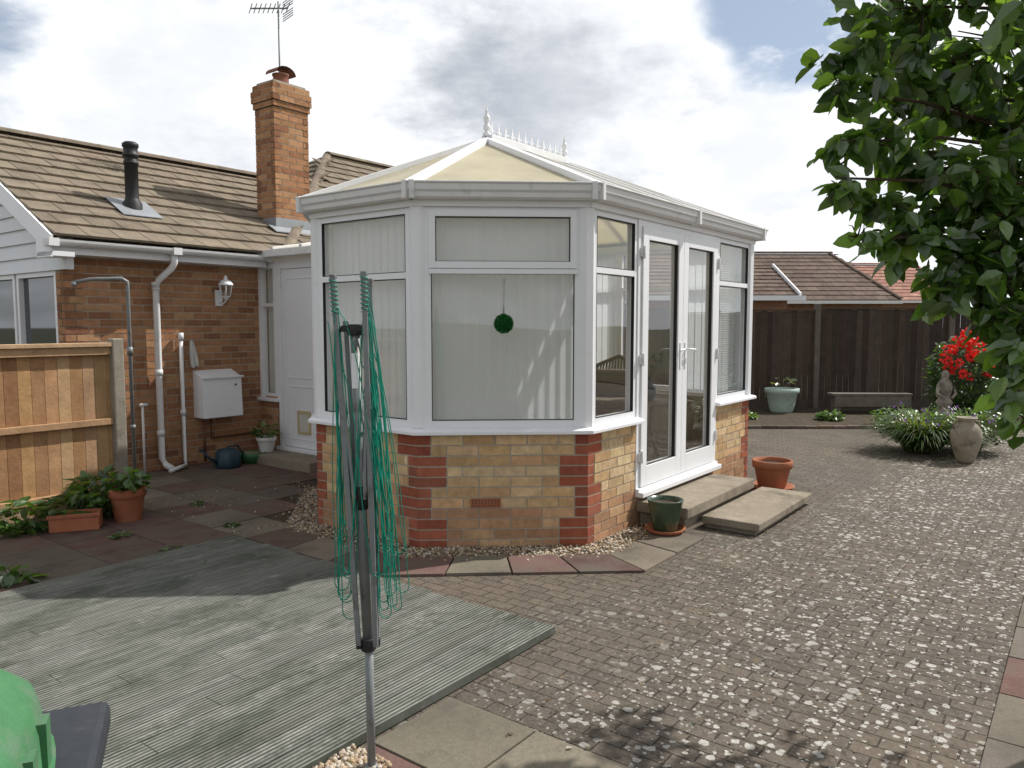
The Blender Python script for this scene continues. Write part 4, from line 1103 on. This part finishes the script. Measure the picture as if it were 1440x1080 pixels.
w.smooth=True;w.add(vs,[(i*n+k,i*n+(k+1)%n,(i+1)*n+(k+1)%n,(i+1)*n+k) for i in range(len(rings)-1) for k in range(n)]+[tuple(range((len(rings)-1)*n,len(rings)*n))])
w.smooth=False
for k in range(3): w.box(.195-.012,.21-.012,-.10+k*.09,-.07+k*.09,H+.014,H+.075)
part(w,'bin_lid',t,'bingreen')
w=MB();w.M=R0
w.tube([(.10,.17,H+.11),(.10,.17,H+.145),(.10,.06,H+.155),(.10,-.05,H+.145),(.10,-.05,H+.11)],.012,10);part(w,'lid_handle',t,'bingreen')
for sx in(-1,1):
    w=MB();w.M=R0;w.tube([(sx*.20,-.22,.1),(sx*.25,-.22,.1)],.1,20);part(w,'wheel',t,'black')
w=MB();w.M=R0;w.tube([(-.2,-.29,H-.06),(-.2,-.34,H-.06),(.2,-.34,H-.06),(.2,-.29,H-.06)],.014,10);part(w,'handle',t,'bindark')

# ================================================================ TREE
t=thing('pear_tree','leafy pear tree with glossy green leaves overhanging the paving','tree',(2.75,3.05,0),frame=False)
w=MB();trunk=[(2.75,3.05,0),(2.73,3.03,.6),(2.68,3.0,1.2),(2.66,2.98,1.8),(2.6,2.95,2.6),(2.5,2.95,3.3)]
w.tube(trunk,[.085,.07,.062,.055,.04,.02],12)
cl=[(1280,25,2.8,.25,135),(1195,85,2.75,.13,50),(1180,140,2.7,.09,26),(1205,205,2.75,.13,46),(1185,255,2.7,.07,18),(1285,140,2.9,.25,140),(1395,70,2.7,.30,190),(1230,290,2.8,.11,32),(1300,240,2.8,.23,120),(1390,220,2.9,.28,190),(1200,335,2.75,.05,7),
(1340,330,2.85,.19,105),(1268,335,2.8,.11,36),(1425,320,2.8,.22,140),(1330,395,2.8,.11,38),(1410,400,2.75,.15,90),(1405,450,2.75,.08,20),(1438,490,2.7,.11,55),(1422,545,2.7,.06,18),(1448,590,2.7,.06,16),(1350,-60,2.8,.33,130),(1210,-30,2.9,.20,60),(1470,150,2.9,.35,140),(1490,420,2.9,.25,90)]
lv=MB();LC=[(.075,.16,.026),(.10,.20,.036),(.055,.12,.021),(.13,.24,.045),(.04,.09,.017)]
def cpos(u,v,y): return Vector(((u-720)/1080*y,y,1.6+(455-v)/1080*y))
allc=[]
for (u_,v_,y_,r_,n_) in cl: allc.append((cpos(u_,v_,y_),r_,n_))
for q in [((2.3,3.2,2.6),.4,170),((2.8,3.1,2.9),.5,200),((2.5,2.9,3.5),.45,160),((3.1,3.3,2.4),.4,120),((1.9,3.0,3.3),.35,130),((3.2,2.6,3.1),.4,100),((2.6,3.7,2.8),.4,120)]: allc.append((Vector(q[0]),q[1],q[2]))
for c,r_,n_ in allc:
    h=min(2.9,max(1.5,c.z-.35));s=Vector((2.64,2.96,h));mid=s.lerp(c,.5)+Vector((U(-.05,.05),U(-.05,.05),U(.05,.16)))
    w.tube([s,s.lerp(mid,.5)+Vector((0,0,.05)),mid,mid.lerp(c,.6)+Vector((0,0,.03)),c,c+(c-mid).normalized()*r_*.7],[.018,.013,.009,.006,.004,.002],7)
    tw=[]
    for k in range(max(4,int(n_/7))):
        d=Vector((random.gauss(0,1),random.gauss(0,1),random.gauss(0,1)-.15)).normalized();e=c+d*r_*U(.7,1.3);st=c+d*r_*.12
        w.tube([st,st.lerp(e,.5)+Vector((0,0,.015)),e],[.003,.0022,.0012],4);tw.append((st,e))
    for k in range(int(n_*1.45)):
        st,e=random.choice(tw);f=U(.2,1.05);p_=st.lerp(e,f)+Vector((U(-1,1),U(-1,1),U(-1,1)))*.03
        d=Vector((U(-1,1),U(-1,1),U(-1.3,.3)));lv.col=jit(random.choice(LC),.25);l=U(.058,.106)
        lv.leaf(p_,d,(U(-.8,.8),U(-.8,.8),U(.1,1)),l,l*.68,U(.0,.3))
part(w,'trunk',t,'bark')
part(lv,'crown',t,'leaf',normals=False)

# ================================================================ WORLD + LIGHT
EL=48;HD=(.90,.44);AZ=math.degrees(math.atan2(*HD))
wd=bpy.data.worlds.new("World");scene.world=wd;wd.use_nodes=True;tt=wd.node_tree;tt.nodes.clear()
out=tt.nodes.new('ShaderNodeOutputWorld');bg=tt.nodes.new('ShaderNodeBackground');bg.inputs[1].default_value=.1
sky=tt.nodes.new('ShaderNodeTexSky');sky.sky_type='NISHITA';sky.sun_disc=False;sky.sun_elevation=math.radians(EL);sky.sun_rotation=math.radians(AZ);sky.air_density=1.0;sky.dust_density=.8
D=tt.nodes.new('ShaderNodeTexCoord').outputs['Generated']
nv=tt.nodes.new('ShaderNodeVectorMath');nv.operation='NORMALIZE';tt.links.new(D,nv.inputs[0]);D=nv.outputs[0]
sx=tt.nodes.new('ShaderNodeSeparateXYZ');tt.links.new(D,sx.inputs[0]);z=math_(tt,'MAXIMUM',sx.outputs[2],0)
inv=math_(tt,'DIVIDE',1,math_(tt,'ADD',z,.30))
sc=tt.nodes.new('ShaderNodeVectorMath');sc.operation='SCALE';tt.links.new(D,sc.inputs[0]);tt.links.new(inv,sc.inputs['Scale']);Pv=sc.outputs[0]
n1=noise_(tt,Pv,2.2,10,.55,.2);n2=noise_(tt,Pv,.85,3,.5)
warp=noise_(tt,Pv,3.2,8,.62)
def blob(d,r,amp,wa=.35):
    v=Vector(d).normalized();dn=tt.nodes.new('ShaderNodeVectorMath');dn.operation='DISTANCE';tt.links.new(D,dn.inputs[0]);dn.inputs[1].default_value=v
    dd_=math_(tt,'ADD',dn.outputs['Value'],math_(tt,'MULTIPLY',math_(tt,'SUBTRACT',warp,.5),wa))
    return ramp(tt,dd_,0,r,amp,0)
def px2d(u,v): return ((u-720)/1080,1,(455-v)/1080)
dens=math_(tt,'ADD',math_(tt,'ADD',math_(tt,'MULTIPLY',n1,.62),math_(tt,'MULTIPLY',n2,.38)),.045)
for (u_,v_,r_,am) in ((1040,55,.18,-.17),(1125,150,.12,-.15),(5,10,.16,-.13),(300,15,.10,-.12),(520,5,.07,-.08),(760,130,.26,.24),(350,140,.26,.12),(1080,260,.16,.18),(950,240,.2,.1),(560,70,.16,.1),(200,110,.2,.1)):
    dens=math_(tt,'ADD',dens,blob(px2d(u_,v_),r_,am))
mask=ramp(tt,dens,.41,.54)
shade=ramp(tt,noise_(tt,Pv,3.0,9,.55,.2),.45,.75,0,.30)
for (u_,v_,r_,am) in ((750,125,.20,.68),(640,110,.12,.25),(330,80,.18,.18),(230,190,.14,.16),(1060,240,.10,.24)):
    shade=math_(tt,'ADD',shade,blob(px2d(u_,v_),r_,am,.5))
shade=math_(tt,'MULTIPLY',shade,ramp(tt,z,.02,.2,.4,1))
shade=math_(tt,'MINIMUM',shade,1.)
cc=mixc(tt,shade,(11.0,11.2,11.5),(4.9,5.3,6.0))
thin=mixc(tt,.30,sky.outputs[0],(8.,8.8,9.8))
col=mixc(tt,mask,thin,cc)
col=mixc(tt,ramp(tt,z,.0,.10,.5,0),col,(8.6,9.2,9.8))
# unseen sky behind the viewer and overhead deliberately dimmed to cut ambient fill
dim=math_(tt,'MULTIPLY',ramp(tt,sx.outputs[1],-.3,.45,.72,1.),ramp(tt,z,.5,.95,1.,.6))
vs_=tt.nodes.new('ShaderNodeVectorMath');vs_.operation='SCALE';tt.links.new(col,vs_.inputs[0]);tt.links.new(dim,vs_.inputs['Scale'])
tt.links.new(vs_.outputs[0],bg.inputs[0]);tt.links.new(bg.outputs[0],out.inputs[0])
sl=bpy.data.lights.new('sun','SUN');sl.energy=5.0;sl.angle=math.radians(.55);sl.color=(1,.96,.90)
so=bpy.data.objects.new('sun',sl);COL.objects.link(so)
hd=Vector(HD).normalized();ce=math.cos(math.radians(EL));S=Vector((hd.x*ce,hd.y*ce,math.sin(math.radians(EL))))
so.rotation_euler=S.to_track_quat('Z','Y').to_euler();so.location=(8,5,12)
cam=bpy.data.cameras.new('camera');cam.lens=27;cam.sensor_width=36;cam.clip_end=1000;cam.clip_start=.05
co=bpy.data.objects.new('camera',cam);COL.objects.link(co);co.location=(0,0,1.6);co.rotation_euler=(math.radians(90-4.5),0,0);scene.camera=co
scene.view_settings.view_transform='Standard';scene.view_settings.look='None';scene.view_settings.exposure=0
